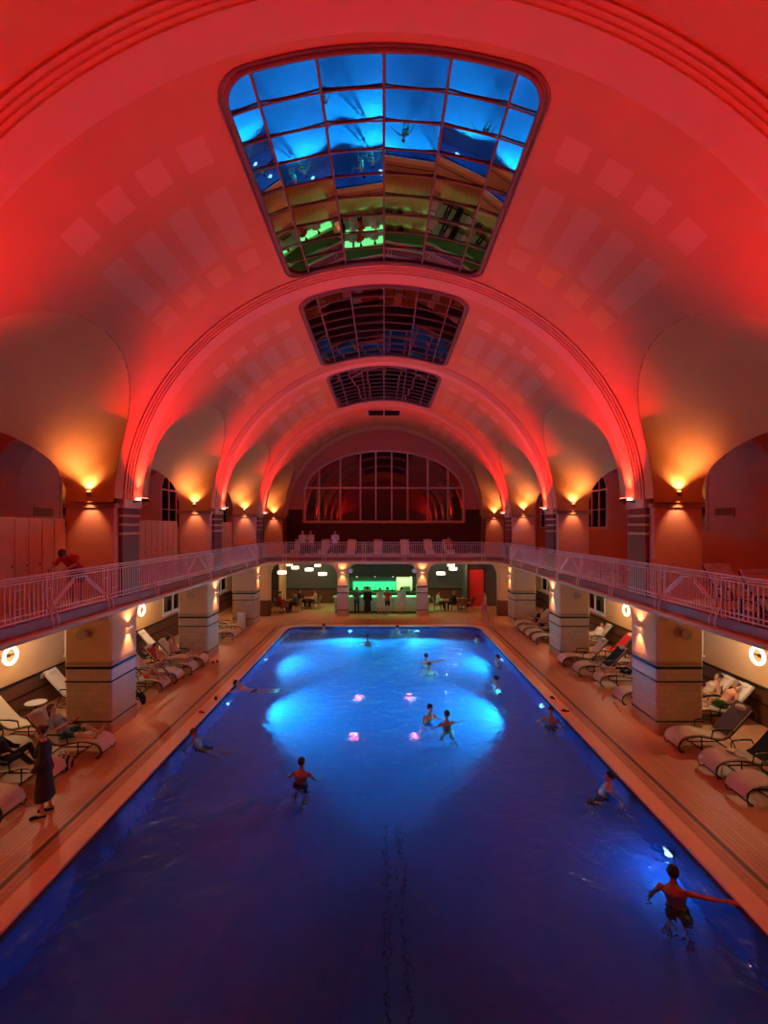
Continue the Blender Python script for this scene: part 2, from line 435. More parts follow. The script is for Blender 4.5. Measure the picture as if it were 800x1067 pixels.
# aisle ceiling and transverse arches
for side in (-1, 1):
    xs = sorted((side*RX, side*WX))
    struct(MB().box(xs[0], xs[1], Y0, Y1, 9.0, 9.2).build('ceiling_aisle', m_wallred))
    # wall over the rear arches
    mb = MB()
    n = 16
    for c in BAYC:
        for i in range(n):
            a, b = c-RHW+2*RHW*i/n, c-RHW+2*RHW*(i+1)/n
            f = lambda y: RSP+RRI*math.sqrt(max(0, 1-((y-c)/RHW)**2))
            mb.add([(side*RX, a, f(a)), (side*RX, b, f(b)), (side*RX, b, 9.0), (side*RX, a, 9.0)], [(0,1,2,3)])
    for p in PIER: 
        if p < Y1-1: mb.add([(side*RX, p, 6.2), (side*RX, p+PD, 6.2), (side*RX, p+PD, 9), (side*RX, p, 9)], [(0,1,2,3)])
    struct(mb.build('wall_arcade_'+('left' if side < 0 else 'right'), m_wallred, recalc=False))
    for p in PIER[:5]:
        rings = []; hw = (WX-RX)/2; cx = (WX+RX)/2
        for y in (p+.2, p+PD-.2):
            rings.append([(side*(cx-hw*math.cos(PI*i/14)), y, 6.9+1.3*math.sin(PI*i/14)) for i in range(15)] + [(side*WX, y, 9.0), (side*RX, y, 9.0)])
        struct(MB().loft(rings).build('ceiling_aisle_arch', m_wallred))
# lunette window
e = thing('window_30', 'great arched lunette window in the end wall with pale mullions', 'window', (0, Y1, 0)); e['kind'] = 'structure'
f = MB(); n = 40
f.tube([(-WHW, 0, WB), (-WHW, 0, WS)] + [(-WHW*math.cos(PI*i/n), 0, WS+(WT-WS)*math.sin(PI*i/n)) for i in range(1, n)] + [(WHW, 0, WS), (WHW, 0, WB)], .09, 6)
for px in (331, 353, 374, 390, 406.5, 423, 444, 465):
    X = (px-398.5)*Y1/500; f.box(X-.055, X+.055, -.06, .04, WB, lun(X))
f.box(-WHW, WHW, -.06, .04, EYE+2.74, EYE+2.86); f.box(-WHW-.1, WHW+.1, -.12, .04, WB-.08, WB+.06)
f.build('window_frame', m_frame, e)
poly = [(-WHW*math.cos(PI*i/n), .05, WS+(WT-WS)*math.sin(PI*i/n)) for i in range(n+1)] + [(WHW, .05, WB), (-WHW, .05, WB)]
MB().add(poly, [tuple(range(len(poly)))]).build('window_pane', m_win, e)
# dark panelling under the lunette on the gallery
mb = MB().box(-7.15, 7.15, Y1-.07, Y1-.01, GZ, EYE+.2).box(-7.15, -WHW-.15, Y1-.07, Y1-.01, EYE+.2, EYE+1.2).box(WHW+.15, 7.15, Y1-.07, Y1-.01, EYE+.2, EYE+1.2)
for i in range(12): mb.box(-7.1+i*1.2, -7.05+i*1.2, Y1-.1, Y1-.07, GZ, EYE+.2)
struct(mb.build('trim_3', m_wood2))

# skylights
cols = [0, .52, 1.56, 2.6, 3.64, 4.68, 5.2]
WHICH = ['nearest', 'second', 'third']
for k, (a, b) in enumerate(SKY):
    rows = 9; e = thing('window_%d' % (31+k), '%s ceiling skylight of dark glass panes in a rounded frame' % WHICH[k], 'skylight', (0, (a+b)/2, V(LV)[1])); e['kind'] = 'structure'
    oy, oz = (a+b)/2, V(LV)[1]
    def P(u, y, d=0):
        s = LV-abs(u); x, z = V(s); n = VN(s) if abs(u) > .06 else Vector((0, -1)); sg = -1 if u < 0 else 1
        return (sg*(x+n.x*d), y-oy, z+n.y*d-oz)
    g = MB(); rnd = random.Random(5+k)
    for i in range(6):
        u0, u1 = cols[i]-2.6, cols[i+1]-2.6
        for j in range(rows):
            y0, y1 = a+(b-a)*j/rows, a+(b-a)*(j+1)/rows
            q = [Vector(P(u0, y0, -.03)), Vector(P(u1, y0, -.03)), Vector(P(u1, y1, -.03)), Vector(P(u0, y1, -.03))]
            t1, t2 = rnd.uniform(-.004, .004), rnd.uniform(-.006, .006)
            for m_, (sx, sy) in enumerate(((-1,-1),(1,-1),(1,1),(-1,1))): q[m_].z += sx*t1+sy*t2
            g.add(q, [(0,1,2,3)])
    g.build('glass_panes', m_sky, e, recalc=False)
    f = MB()
    for i in range(1, 6):
        u = cols[i]-2.6; f.tube([P(u, a), P(u, b)], .022, 6)
    for j in range(1, rows):
        y = a+(b-a)*j/rows; f.tube([P(-2.6+5.2*t/20, y) for t in range(21)], .016, 6)
    f.build('glazing_bars', mat('skylight frame', (120,98,90), .5), e)
    # rounded outer frame
    rc = .5; loop = []
    for (cu, cy, a0) in ((2.6-rc, b-rc, 0), (-2.6+rc, b-rc, 90), (-2.6+rc, a+rc, 180), (2.6-rc, a+rc, 270)):
        for t in range(7): an = R(a0+15*t); loop.append((cu+rc*math.cos(an), cy+rc*math.sin(an)))
    full = []
    for i in range(len(loop)):
        p, q = loop[i], loop[(i+1) % len(loop)]; m_ = max(1, int(math.dist(p, q)/.25))
        for t in range(m_): full.append((p[0]+(q[0]-p[0])*t/m_, p[1]+(q[1]-p[1])*t/m_))
    full.append(full[0]); full.append(full[1])
    f = MB(); f.tube([P(u, y, .02) for u, y in full], .042, 8); f.tube([P(u*1.035, (y-oy)*1.025+oy, .01) for u, y in full], .03, 6)
    f.build('outer_frame', mat('skylight frame', (120,98,90), .5), e, smooth=True)
# small crown grille in last bay
e = thing('ceiling_grille', 'small dark ventilation grille at the crown past the third skylight', 'vent', (0, 30.4, V(LV)[1]-.06))
f = MB().box(-1.1, 1.1, -.8, -.72, -.04, .02).box(-1.1, 1.1, .72, .8, -.04, .02).box(-1.1, -1.02, -.8, .8, -.04, .02).box(1.02, 1.1, -.8, .8, -.04, .02).box(-.04, .04, -.8, .8, -.04, .02)
f.build('grille_frame', m_frame, e)
f = MB()
for i in range(14): f.box(-1.02, 1.02, -.7+i*.104, -.66+i*.104, -.02, 0)
f.box(-1.05, 1.05, -.75, .75, .01, .015); f.build('slats', m_black, e)

# ------------------------------------------------------------------ deck, pool
def rpath(hx, y1, r, y0):          # open U path around pool, from left near, via far end, to right near
    return [(-hx, y0)] + [(-hx+r-r*math.cos(R(t)), y1-r+r*math.sin(R(t))) for t in range(0, 91, 10)] + [(hx-r+r*math.sin(R(t)), y1-r+r*math.cos(R(t))) for t in range(0, 91, 10)] + [(hx, y0)]
CW = .37
mb = MB()
OX, OY = PX+CW-.02, PY1+CW-.02
mb.box(-WX, -OX, Y0, Y1, -.15, 0).box(OX, WX, Y0, Y1, -.15, 0).box(-OX, OX, OY, Y1, -.15, 0).box(-OX, OX, Y0, PY0-.3, -.15, 0)
rr = 1.15
for sg in (-1, 1):
    pts = [(sg*OX, OY, 0)] + [(sg*(OX-rr+rr*math.sin(R(t))), OY-rr+rr*math.cos(R(t)), 0) for t in range(0, 91, 10)]
    mb.add(pts, [(0, i, i+1) for i in range(1, 10)])
struct(mb.build('floor', m_deck), 'tiled pool deck', 'floor')
path = rpath(PX, PY1, .8, PY0)
mb = MB().sweep(path, [(0, -.02), (0, .012), (.012, .02), (CW-.01, .02), (CW, .0), (CW, -.05), (.03, -.05)])
struct(mb.build('trim_4', m_coping), 'pale stone coping around the pool', 'coping')
mb = MB().sweep(path, [(CW+.28, .003), (CW+.36, .003), (CW+.36, -.01), (CW+.28, -.01)])
struct(mb.build('trim_5', mat('drain slot', (88,58,46), .5)))
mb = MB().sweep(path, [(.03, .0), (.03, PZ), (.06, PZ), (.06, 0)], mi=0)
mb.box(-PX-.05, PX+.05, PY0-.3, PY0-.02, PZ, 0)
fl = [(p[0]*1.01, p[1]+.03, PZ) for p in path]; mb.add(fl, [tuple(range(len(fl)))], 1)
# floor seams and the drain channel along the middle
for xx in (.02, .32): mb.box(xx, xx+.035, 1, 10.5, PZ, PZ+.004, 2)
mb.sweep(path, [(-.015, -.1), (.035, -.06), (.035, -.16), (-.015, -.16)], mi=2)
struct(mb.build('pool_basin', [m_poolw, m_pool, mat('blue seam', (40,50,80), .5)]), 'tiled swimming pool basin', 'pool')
def water_material():
    m = bpy.data.materials.new('pool water'); m.use_nodes = True; nt = m.node_tree; nt.nodes.clear()
    out = nt.nodes.new('ShaderNodeOutputMaterial')
    gl = nt.nodes.new('ShaderNodeBsdfGlass'); gl.inputs['IOR'].default_value = 1.33; gl.inputs['Roughness'].default_value = .04
    gl.inputs['Color'].default_value = (.72, .88, 1, 1)
    geo = nt.nodes.new('ShaderNodeNewGeometry')
    n1 = nt.nodes.new('ShaderNodeTexNoise'); n1.inputs['Scale'].default_value = 1.6; n1.inputs['Detail'].default_value = 3; n1.inputs['Distortion'].default_value = .8
    n2 = nt.nodes.new('ShaderNodeTexNoise'); n2.inputs['Scale'].default_value = 6; n2.inputs['Detail'].default_value = 2
    nt.links.new(geo.outputs['Position'], n1.inputs[0]); nt.links.new(geo.outputs['Position'], n2.inputs[0])
    ad = nt.nodes.new('ShaderNodeMath'); ad.operation = 'MULTIPLY_ADD'; ad.inputs[1].default_value = .3
    nt.links.new(n2.outputs['Fac'], ad.inputs[0]); nt.links.new(n1.outputs['Fac'], ad.inputs[2])
    b = nt.nodes.new('ShaderNodeBump'); b.inputs['Strength'].default_value = .7; b.inputs['Distance'].default_value = .12
    nt.links.new(ad.outputs[0], b.inputs['Height']); nt.links.new(b.outputs[0], gl.inputs['Normal'])
    va = nt.nodes.new('ShaderNodeVolumeAbsorption'); va.inputs['Color'].default_value = (.05, .58, .82, 1); va.inputs['Density'].default_value = .26
    nt.links.new(gl.outputs[0], out.inputs[0]); nt.links.new(va.outputs[0], out.inputs[1]); return m
wp = [(p[0], p[1], WZ) for p in path]
o = MB().add(wp, [tuple(range(len(wp)))]).build('pool_water', water_material(), recalc=False)
if o.data.polygons[0].normal.z < 0: o.data.flip_normals()
tag(o, 'blue lit water filling the swimming pool', 'water', kind='stuff')

# underwater lamps
BLUE = (.02, .30, 1.0); CYAN = (.03, .78, 1.0)
def under_lamp(x, y, nx, ny, label, energy, color, angle=112, group='underwater lamps in the pool walls', vs=.34, dz=-.03):
    e = thing('underwater_lamp', label, 'pool lamp', (x, y, -.75), math.atan2(ny, nx), group)
    MB().lathe([(.0,0),(.15,0),(.15,.02),(.12,.035),(.11,.02)], axis='x').build('bezel', m_white, e, True)
    MB().lathe([(.0,.012),(.11,.02),(.08,.04),(0,.045)], axis='x').build('lens', m_blueglow, e, True)
    L = light('SPOT', (x+nx*.12, y+ny*.12, -.75), energy, color, (nx, ny, dz), .04 if energy > 100 else .015, angle, .22)
    if vs: L.scale = (1, vs, 1)
LB = PX-.03
under_lamp(-LB, 16.3, 1, 0, 'glowing blue lamp under water in the left pool wall, below the swimmer holding the edge', POOL_E, CYAN)
under_lamp(LB, 16.1, -1, 0, 'blue underwater lamp in the right pool wall, just beyond the standing man', POOL_E, CYAN)
under_lamp(-1.95, PY1-.05, 0, -1, 'glowing lamp under water in the far pool wall, left of its pair', POOL_FAR, CYAN, 130)
under_lamp(1.85, PY1-.05, 0, -1, 'glowing lamp under water in the far pool wall, right of its pair', POOL_FAR, CYAN, 130)
under_lamp(LB, 21.5, -1, 0, 'blue lamp under water in the right pool wall towards the far end', POOL_E*.35, CYAN, 150)
under_lamp(-LB, 21.5, 1, 0, 'blue lamp under water in the left pool wall towards the far end', POOL_E*.35, CYAN, 150)
under_lamp(LB, 9.0, -1, 0, 'blue lamp under water in the right pool wall near the man with an outstretched arm', POOL_NEAR, BLUE, 150, vs=.6, dz=-1.6)
for sx, sn in ((-1, 'left'), (1, 'right')):
    for yy, dn in ((14.4, 'nearer'), (17.4, 'farther')):
        X = sx*(.9 if yy < 15 else .93)
        e = thing('underwater_lamp', 'pink glowing lamp in the pool floor, %s one of the %s pair' % (dn, sn), 'pool lamp', (X, yy, PZ), 0, 'pink lamps in the pool floor')
        MB().lathe([(.2,0),(.2,.03),(.14,.045),(.13,.03)]).build('bezel', m_white, e, True)
        MB().lathe([(0,.03),(.13,.03),(.09,.05),(0,.055)]).build('lens', m_pinkglow, e, True)
        light('POINT', (X, yy, PZ+.25), 5, (1, .06, .14), size=.04)

# ------------------------------------------------------------------ galleries
gp = rpath(GX, 30.0, 1.0, Y0)
mb = MB()
xs = [(-WX, Y0)] + gp + [(WX, Y0), (WX, Y1), (-WX, Y1)]
top = [(x, y, GZ) for x, y in xs]; bot = [(x, y, SOF) for x, y in xs]
# slab as strips to avoid a concave n-gon
for sg in (-1, 1):
    a, b = sorted((sg*GX, sg*WX)); mb.box(a, b, Y0, 29.0, SOF, GZ)
mb.box(-WX, WX, 30.0, Y1, SOF, GZ); mb.box(-WX, -GX+.0, 29, 30, SOF, GZ); mb.box(GX, WX, 29, 30, SOF, GZ)
for sg in (-1, 1):
    pts = [(sg*GX, 30)] + [(sg*(GX-1+math.cos(R(t))), 29+math.sin(R(t))) for t in range(0, 91, 10)]
    for z in (SOF, GZ): mb.add([(x, y, z) for x, y in pts], [(0, i, i+1) for i in range(1, 10)])
struct(mb.build('floor_gallery', [side_pl]), 'gallery slab running round the hall', 'gallery')
mb = MB().sweep(gp, [(-.02, SOF+.1), (-.02, GZ+.05), (.1, GZ+.05), (.1, SOF+.1)])
struct(mb.build('trim_6', mat('red painted fascia', (150,62,46), .5)), 'fascia of the gallery', 'trim')
mb = MB().sweep(gp, [(.12, SOF-.02), (-.1, SOF-.02), (-.14, SOF+.03), (-.14, SOF+.09), (-.1, SOF+.12), (.12, SOF+.12)])
struct(mb.build('trim_7', rib_m), 'pale ledge moulding below the gallery railing', 'trim')

# railing
RT = 4.67
def rail_panel(L, kind, parent, loc, rz):
    mb = MB(); r = .016
    def bar(x, z0, z1, rr=.013): mb.box(x-rr, x+rr, -rr, rr, z0, z1)
    zb, zt = 3.80, 4.55
    for z in (zb, 3.90, zt): mb.box(0, L, -.014, .014, z-.013, z+.013)
    if kind == 'bars':
        n = max(2, round(L/.13))
        for i in range(n): bar(L*(i+.5)/n, zb if i % 3 else zb-.06, zt)
        for i in range(0, n-4, 10):
            x0, x1 = L*(i+2.5)/n, L*(i+4.5)/n
            for z in (4.05, 4.42): mb.box(x0, x1, -.012, .012, z-.01, z+.01)
    else:
        n = round(L/.10)
        for i in range(n):
            x = L*(i+.5)/n; t = abs(x/L-.5)*2
            bar(x, zb, zt, .009)
        ap, lo = zt-.06, 3.94
        for sg in (-1, 1):
            for dz in (0, .07):
                mb.tube([(L/2+sg*L*.10, -.0, ap-dz), (L/2+sg*L*.47, -.0, lo-dz+.05)], .028, 6)
        mb.tube([(L*.4, -.01, ap), (L*.6, -.01, ap)], .017, 6)
    return mb.build('railing_panel', m_metal, parent, loc=loc), rz
def set_r(ob_rz): ob_rz[0].rotation_euler = (0, 0, ob_rz[1])
def post(parent, x, y, nx, ny):      # double post with stays bowing out over the fascia
    mb = MB(); tx, ty = -ny, nx
    for s in (-.09, .09):
        cx, cy = x+tx*s, y+ty*s
        mb.box(cx-.016, cx+.016, cy-.016, cy+.016, 3.72, RT)
        pts = [(cx+nx*d, cy+ny*d, z) for d, z in ((0, 4.2), (.02, 4.0), (.09, 3.85), (.15, 3.72), (.16, 3.58), (.14, SOF+.1))]
        mb.tube(pts, .017, 6)
    for z in (4.55, 4.35): mb.box(x-abs(tx)*.1-.01, x+abs(tx)*.1+.01, y-abs(ty)*.1-.01, y+abs(ty)*.1+.01, z-.012, z+.012)
    mb.build('railing_post', m_metal, parent)
for side, nm in ((-1, 'left'), (1, 'right')):
    e = thing('gallery_railing', 'cream metal gallery railing with chevron panels along the %s side' % nm, 'railing', (0,0,0), 0, None)
    x = side*(GX+.03); y = 3.1+0
    y = 10.35-2*PITCH; ylist = []
    while y < 28.8:
        for L, k in ((2.1, 'chevron'), (2.55, 'bars'), (2.55, 'bars')):
            a, b = max(y, Y0), min(y+L, 29.0)
            if b-a > .3:
                set_r(rail_panel(b-a-.0, k, e, (x, a, 0), PI/2)); ylist.append(a)
            y += L
    for a in ylist: post(e, x, a, -side, 0)
    MB().box(x-.03, x+.03, Y0, 29.0, RT-.02, RT+.015).box(x-.02, x+.02, Y0, 29.0, 4.60, 4.62).build('handrail', m_metal, e)
e = thing('gallery_railing', 'cream metal gallery railing across the far end above the bar, with curved corners', 'railing')
yy = 30.03; n = 5; W = 12.4
for i in range(n):
    set_r(rail_panel(W/n, 'bars', e, (-W/2+i*W/n, yy, 0), 0))
    if i: post(e, -W/2+i*W/n, yy, 0, -1)
for sg in (-1, 1):
    mb = MB()
    P2 = [(sg*(GX+.03-1+math.cos(R(t))), 29.03+math.sin(R(t))) for t in range(0, 91, 6)]
    for z, r in ((3.8, .014), (3.9, .014), (4.55, .014)): mb.tube([(a, b, z) for a, b in P2], r, 6)
    for a, b in P2: mb.box(a-.011, a+.011, b-.011, b+.011, 3.8, 4.55)
    mb.build('railing_panel', m_metal, e)
    post(e, sg*6.2, yy, 0, -1)
rp = rpath(GX+.03, 30.03, 1.0, 29.0)
MB().sweep(rp, [(-.03, RT-.02), (-.03, RT+.015), (.03, RT+.015), (.03, RT-.02)]).build('handrail', m_metal, e)

# ------------------------------------------------------------------ pillars
ORD = {0: 'rearmost', 1: 'foreground', 2: 'nearest', 3: 'second', 4: 'third', 5: 'farthest'}
WARM = (1, .44, .22); WARM2 = (1, .78, .52)
def sconce(x, y, z, nx, ny, label, group, eu, ed, col=WARM, lo=False):
    e = thing('wall_sconce', label, 'wall lamp', (x, y, z), math.atan2(ny, nx), group)
    if lo:
        MB().bbox(0, .10, -.11, .11, -.02, .02).build('shelf', m_white, e); MB().box(.01, .09, -.09, .09, -.026, -.019).build('lens', m_warmglow, e)
    else:
        mb = MB().lathe([(.0,-.06),(.05,-.06),(.055,0),(.05,.06),(0,.06)], c=(.09,0,0), n=14); mb.box(0, .06, -.02, .02, -.02, .02); mb.build('housing', mat('brass sconce', (150,96,62), .35, metal=.6), e, True)
        MB().lathe([(0,.0),(.04,.0),(.04,.01),(0,.01)], c=(.09,0,.06), n=12).build('lens', m_warmglow, e)
    px, py = x+nx*(.13 if lo else .2), y+ny*(.13 if lo else .2)
    light('SPOT', (px, py, z+.09), eu, col, (-nx*.16, -ny*.16, 1), .03, 125, .9)
    light('SPOT', (px, py, z-.09), ed, col, (-nx*.22, -ny*.22, -1), .03, 75, .8)
for side, nm in ((-1, 'left'), (1, 'right')):
    for k, p in enumerate(PIER[:6]):
        if p > Y1-2:
            pd = Y1-p-.02; YR = .3
        else: pd = PD
        x0, x1 = (7.42, 8.68)
        lab = '%s striped tile pillar under the %s gallery' % (ORD[k], nm)
        if p < 34:
            e = thing('tiled_pillar', lab, 'pillar', (side*8.05, p+pd/2, 0), 0, 'striped pillars beside the pool')
            h = .63; d = pd/2
            mb = MB()
            mb.bbox(-h, h, -d, d, 0, SOF, .05)
            mb.build('shaft', [m_tile], e)
            up = MB().bbox(-h-.008, h+.008, -d-.008, d+.008, 2.02, SOF-.005, .05); up.build('plaster_head', side_pl, e)
            for z0, z1, m_ in ((1.80, 1.90, m_dark), (1.90, 2.02, m_ochre), (1.44, 1.48, m_dark), (.36, .40, m_dark)):
                MB().bbox(-h-.012, h+.012, -d-.012, d+.012, z0, z1, .05).build('band', m_, e)
            # haunches under the gallery edge
            hb = MB(); rh = .45
            for sy in (-1, 1):
                prof = [(sy*d, SOF)] + [(sy*(d+rh-rh*math.cos(R(t))), SOF-rh+rh*math.sin(R(t))) for t in range(0, 91, 10)]
                r0 = [(-side*(h-.0), y, z) for y, z in prof]; r1 = [(-side*(h-.25), y, z) for y, z in prof]
                hb.loft([r0, r1])
            hb.build('haunch', side_pl, e)
            if k >= 1:
                sconce(side*(7.42-.02), p+pd*.62, 2.8, -side, 0, 'small shelf lamp glowing on the pool side of the %s %s pillar' % (ORD[k], nm), 'shelf lamps on the pillars', SC_LOW*.6, SC_LOW, (1, .44, .28), True)
                if k in (1, 2, 3):
                    s = thing('wall_speaker', 'round horn speaker high on the %s %s pillar' % (ORD[k], nm), 'speaker', (side*8.08, p-.01, 2.8), 0, 'speakers on the pillars')
                    MB().lathe([(0,-.26),(.14,-.25),(.15,-.22),(.10,-.1),(.07,0),(0,0)], axis='y', n=18).build('horn', mat('beige speaker', (168,134,96), .5), s, True)
                    MB().box(-.03, .03, -.08, 0, -.06, .06).build('bracket', m_black, s)
        # upper pier
        e = thing('gallery_pier', '%s square pier on the %s gallery with dark banded pilaster' % (ORD[k], nm), 'pier', (side*8.0, p+pd/2, GZ), 0, 'piers on the gallery')
        h = .66; d = pd/2; H = 6.2-GZ
        mb = MB(); mb.bbox(-h, h, -d, d, 0, H, .02); mb.build('shaft', mat('pink panel tile', (226,160,130), .5, noise=.05), e)
        a, b = sorted((-side*h, -side*(h+.12)))
        mb = MB().bbox(a, b, -min(.47, d), min(.47, d), 0, H+.06, .02)
        mb.build('pilaster', m_purple, e)
        for i, z in enumerate((H-.75, H-.5, H-.25)):
            MB().bbox(a-.015, b+.015, -min(.485, d), min(.485, d), z, z+.07, .01).build('moulding', rib_m, e)
        MB().bbox(-h-.07, h+.07, -d-.05, d+.01, H, H+.12, .03).build('cornice', mat('cornice', (180,132,100), .5), e)
        MB().bbox(min(a, b)-.06, max(a, b)+.06, -min(.5, d), min(.5, d), H+.0, H+.32, .03).build('capital', rib_m, e)
        if k >= 1:
            sconce(side*7.95, p-.04, 6.56, 0, -1, 'small brass wall lamp on the %s %s gallery pier, lighting the arch above' % (ORD[k], nm), 'wall lamps on the gallery piers', SC_UP, SC_DN)
        # red led uplight at rib foot
        yr = p+PD/2
        if k < 5:
            yr = min(yr, Y1-.35)
            u = thing('red_uplight', 'glowing red floodlight at the foot of the %s %s vault rib' % (ORD[k], nm), 'floodlight', (side*6.92, yr, 6.46), 0, 'red floodlights at the rib feet')
            MB().bbox(-.1, .1, -.2, .2, -.05, .03).build('housing', m_black, u)
            MB().box(-.085, .085, -.18, .18, .028, .04).bbox(-.08, .08, -.225, -.198, -.04, .02, .005).build('lens', m_redglow, u)
            MB().tube([(side*.05, 0, -.03), (side*.25, 0, -.08)], .02).build('bracket', m_black, u)
            L = light('SPOT', (side*6.78, yr, 6.58), RED_E, (1, .014, .008), (-side*.16, 0, 1), .06, 128, .7); L.scale = (.5, 1, 1)

# ------------------------------------------------------------------ ring lamps on the outer walls (light the aisles)
m_ring = mat('ring lamp tube', (255,250,240), .4, emit=(1,.9,.75), estr=1.5)
for side, nm in ((-1, 'left'), (1, 'right')):
    for j, y in enumerate((6.6, 13.75, 21.2, 28.4)):
        e = thing('ring_wall_lamp', 'white glowing ring lamp on the %s wall, %s' % (nm, ('outside the frame edge', 'the nearest one in view', 'second one along', 'last one before the bar')[j]), 'wall lamp', (side*(WX-.1), y, 1.98), 0, 'ring lamps on the aisle walls')
        pts = [(0, .235*math.cos(2*PI*i/28), .235*math.sin(2*PI*i/28)) for i in range(30)]
        MB().tube(pts, .05, 10, caps=False).build('ring_tube', m_ring, e, True)
        a, b = sorted((side*.09, side*.02)); MB().lathe([(0,a),(.05,a),(.05,b),(0,b)], axis='x').box(min(a,b), max(a,b), -.235, .235, -.015, .015).build('mount', m_wain, e)
        light('POINT', (side*(WX-1.0), y, 2.4), RING_E, WARM2, size=.02)

# ------------------------------------------------------------------ far end: bar
BY = 30.3
def colthing(x, nm):
    e = thing('bar_column', '%s cream column in front of the bar' % nm, 'column', (x, BY+.3, 0), 0, None)
    MB().bbox(-.34, .34, -.3, .3, 0, SOF, .04).build('shaft', side_pl, e)
    MB().bbox(-.36, .36, -.32, .32, 0, 1.9, .04).build('tile_base', m_tile, e)
    for z in (1.85, 1.45, .36): MB().bbox(-.37, .37, -.33, .33, z, z+.06, .03).build('band', m_dark, e)
    sconce(x, BY-.02, 2.8, 0, -1, 'shelf lamp on the %s bar column' % nm, 'shelf lamps on the bar columns', SC_LOW*.5, SC_LOW*.7, (1, .44, .28), True)
colthing(-2.62, 'left'); colthing(2.42, 'right')
for sg, nm in ((-1, 'left'), (1, 'right')):
    e = thing('corner_pillar', 'cream corner pillar where the %s gallery meets the bar front' % nm, 'pillar', (sg*7.75, BY+.3, 0))
    MB().bbox(-.5, .5, -.3, .3, 0, SOF, .04).build('shaft', side_pl, e); MB().bbox(-.52, .52, -.32, .32, 0, 1.0, .04).build('wood_base', m_wain, e)
# arched heads between columns
mb = MB(); spans = [(-7.25, -2.96), (-2.28, 2.08), (2.76, 7.25)]
for a, b in spans:
    n = 24; rc = .6; low = []
    for i in range(n+1):
        x = a+(b-a)*i/n; d = min(x-a, b-x); z = SOF-.12
        if d < rc: z = SOF-.12-rc+math.sqrt(max(0, rc*rc-(rc-d)**2))
        low.append((x, z))
    r = [[(x, y, z), (x, y, SOF)] for x, z in low for y in (BY,)]
    for i in range(n):
        (x, z), (x2, z2) = low[i], low[i+1]
        mb.add([(x, BY, z), (x2, BY, z2), (x2, BY, SOF), (x, BY, SOF), (x, BY+.6, z), (x2, BY+.6, z2), (x2, BY+.6, SOF), (x, BY+.6, SOF)], [(0,1,2,3),(5,4,7,6),(0,4,5,1)])
struct(mb.build('wall_bar_front', side_pl))
e = thing('bar_counter', 'long pale bar counter glowing green between the two columns', 'bar counter', (-.05, 31.7, 0))
MB().bbox(-3.2, 3.0, -.3, .3, .1, 1.0, .02).build('front', m_counter, e)
MB().bbox(-3.3, 3.1, -.4, .36, 1.0, 1.06, .01).build('worktop', mat('worktop', (206,214,190), .3), e)
MB().box(-3.15, 2.95, -.26, .28, 0, .1).build('plinth', m_black, e)
mb = MB()
for i in range(9): mb.box(-3.1+i*.75, -3.07+i*.75, -.305, -.3, .12, .98)
mb.build('panel_joint', mat('joint grey', (120,140,112), .6), e)
e = thing('back_bar', 'back bar with green backlit splash panel and dark cupboards behind the counter', 'back bar', (-.05, 34.6, 0))
MB().bbox(-2.6, 2.6, -.35, .35, 0, .95, .02).build('base_cabinet', m_wood2, e)
MB().box(-2.2, .9, .28, .32, 1.05, 1.65).build('green_panel', mat('green backlit glass', (60,220,130), .3, emit=(.05,.85,.32), estr=.8), e)
MB().box(.95, 2.1, .26, .32, 1.0, 2.0).build('pale_panel', mat('pale warm panel', (230,210,160), .3, emit=(1,.8,.5), estr=.45), e)
MB().bbox(-2.6, 2.6, -.1, .33, 2.05, 2.9, .02).build('wall_cupboard', m_wood2, e)
for i in range(4):
    MB().box(-2.58+i*1.3, -1.32+i*1.3, -.12, -.1, 2.08, 2.87).build('cupboard_door', m_wood2, e)
    MB().lathe([(0,0),(.05,0),(.05,-.02),(0,-.02)], c=(-1.9+i*1.3, .0, 2.05)).build('downlight', m_glow, e)
m_bottle = [mat('green bottle glass', (40,110,60), .15), mat('brown bottle glass', (110,60,30), .15), mat('clear bottle glass', (200,210,205), .1)]
rnd = random.Random(3)
for i in range(16):
    mb = MB(); h = rnd.uniform(.24, .32)
    mb.lathe([(0,0),(.036,0),(.038,.02),(.038,h*.6),(.014,h*.78),(.014,h),(0,h)], n=10)
    o = mb.build('bottle', m_bottle[i % 3], smooth=True, loc=(-2.3+i*.29, 34.55, .95))
    tag(o, 'small bottle in the row on the back bar, %s glass' % ('green', 'brown', 'clear')[i % 3], 'bottle', '%s bottles on the back bar' % ('green', 'brown', 'clear')[i % 3])
for x, lab in ((-1.2, 'white coffee machine at the left of the bar counter'), (1.6, 'steel coffee machine at the right of the bar counter')):
    e = thing('coffee_machine', lab, 'coffee machine', (x, 34.5, .95))
    MB().bbox(-.28, .28, -.22, .22, .05, .42, .03).build('body', mat('steel', (170,172,170), .3, metal=.7), e)
    MB().bbox(-.26, .26, -.3, -.2, .02, .08, .01).build('drip_tray', m_black, e); MB().tube([(0, -.22, .3), (0, -.3, .26), (0, -.3, .2)], .02).build('spout', m_black, e)
light('AREA', (-.1, 34.6, 2.0), 70, (.12, 1, .35), (0, -.2, -1), sx=4.5, sy=.2)
L = light('AREA', (-.1, 31.9, 2.9), 120, (.10, 1, .3), (0, .12, -1), sx=5.0, sy=.2); L.data.spread = R(100)
for x in (-5.0, 5.0): light('POINT', (x, 33.2, 2.9), 40, (1, .78, .5), size=.05)
# partitions beside the bar
for sg in (-1, 1):
    pass
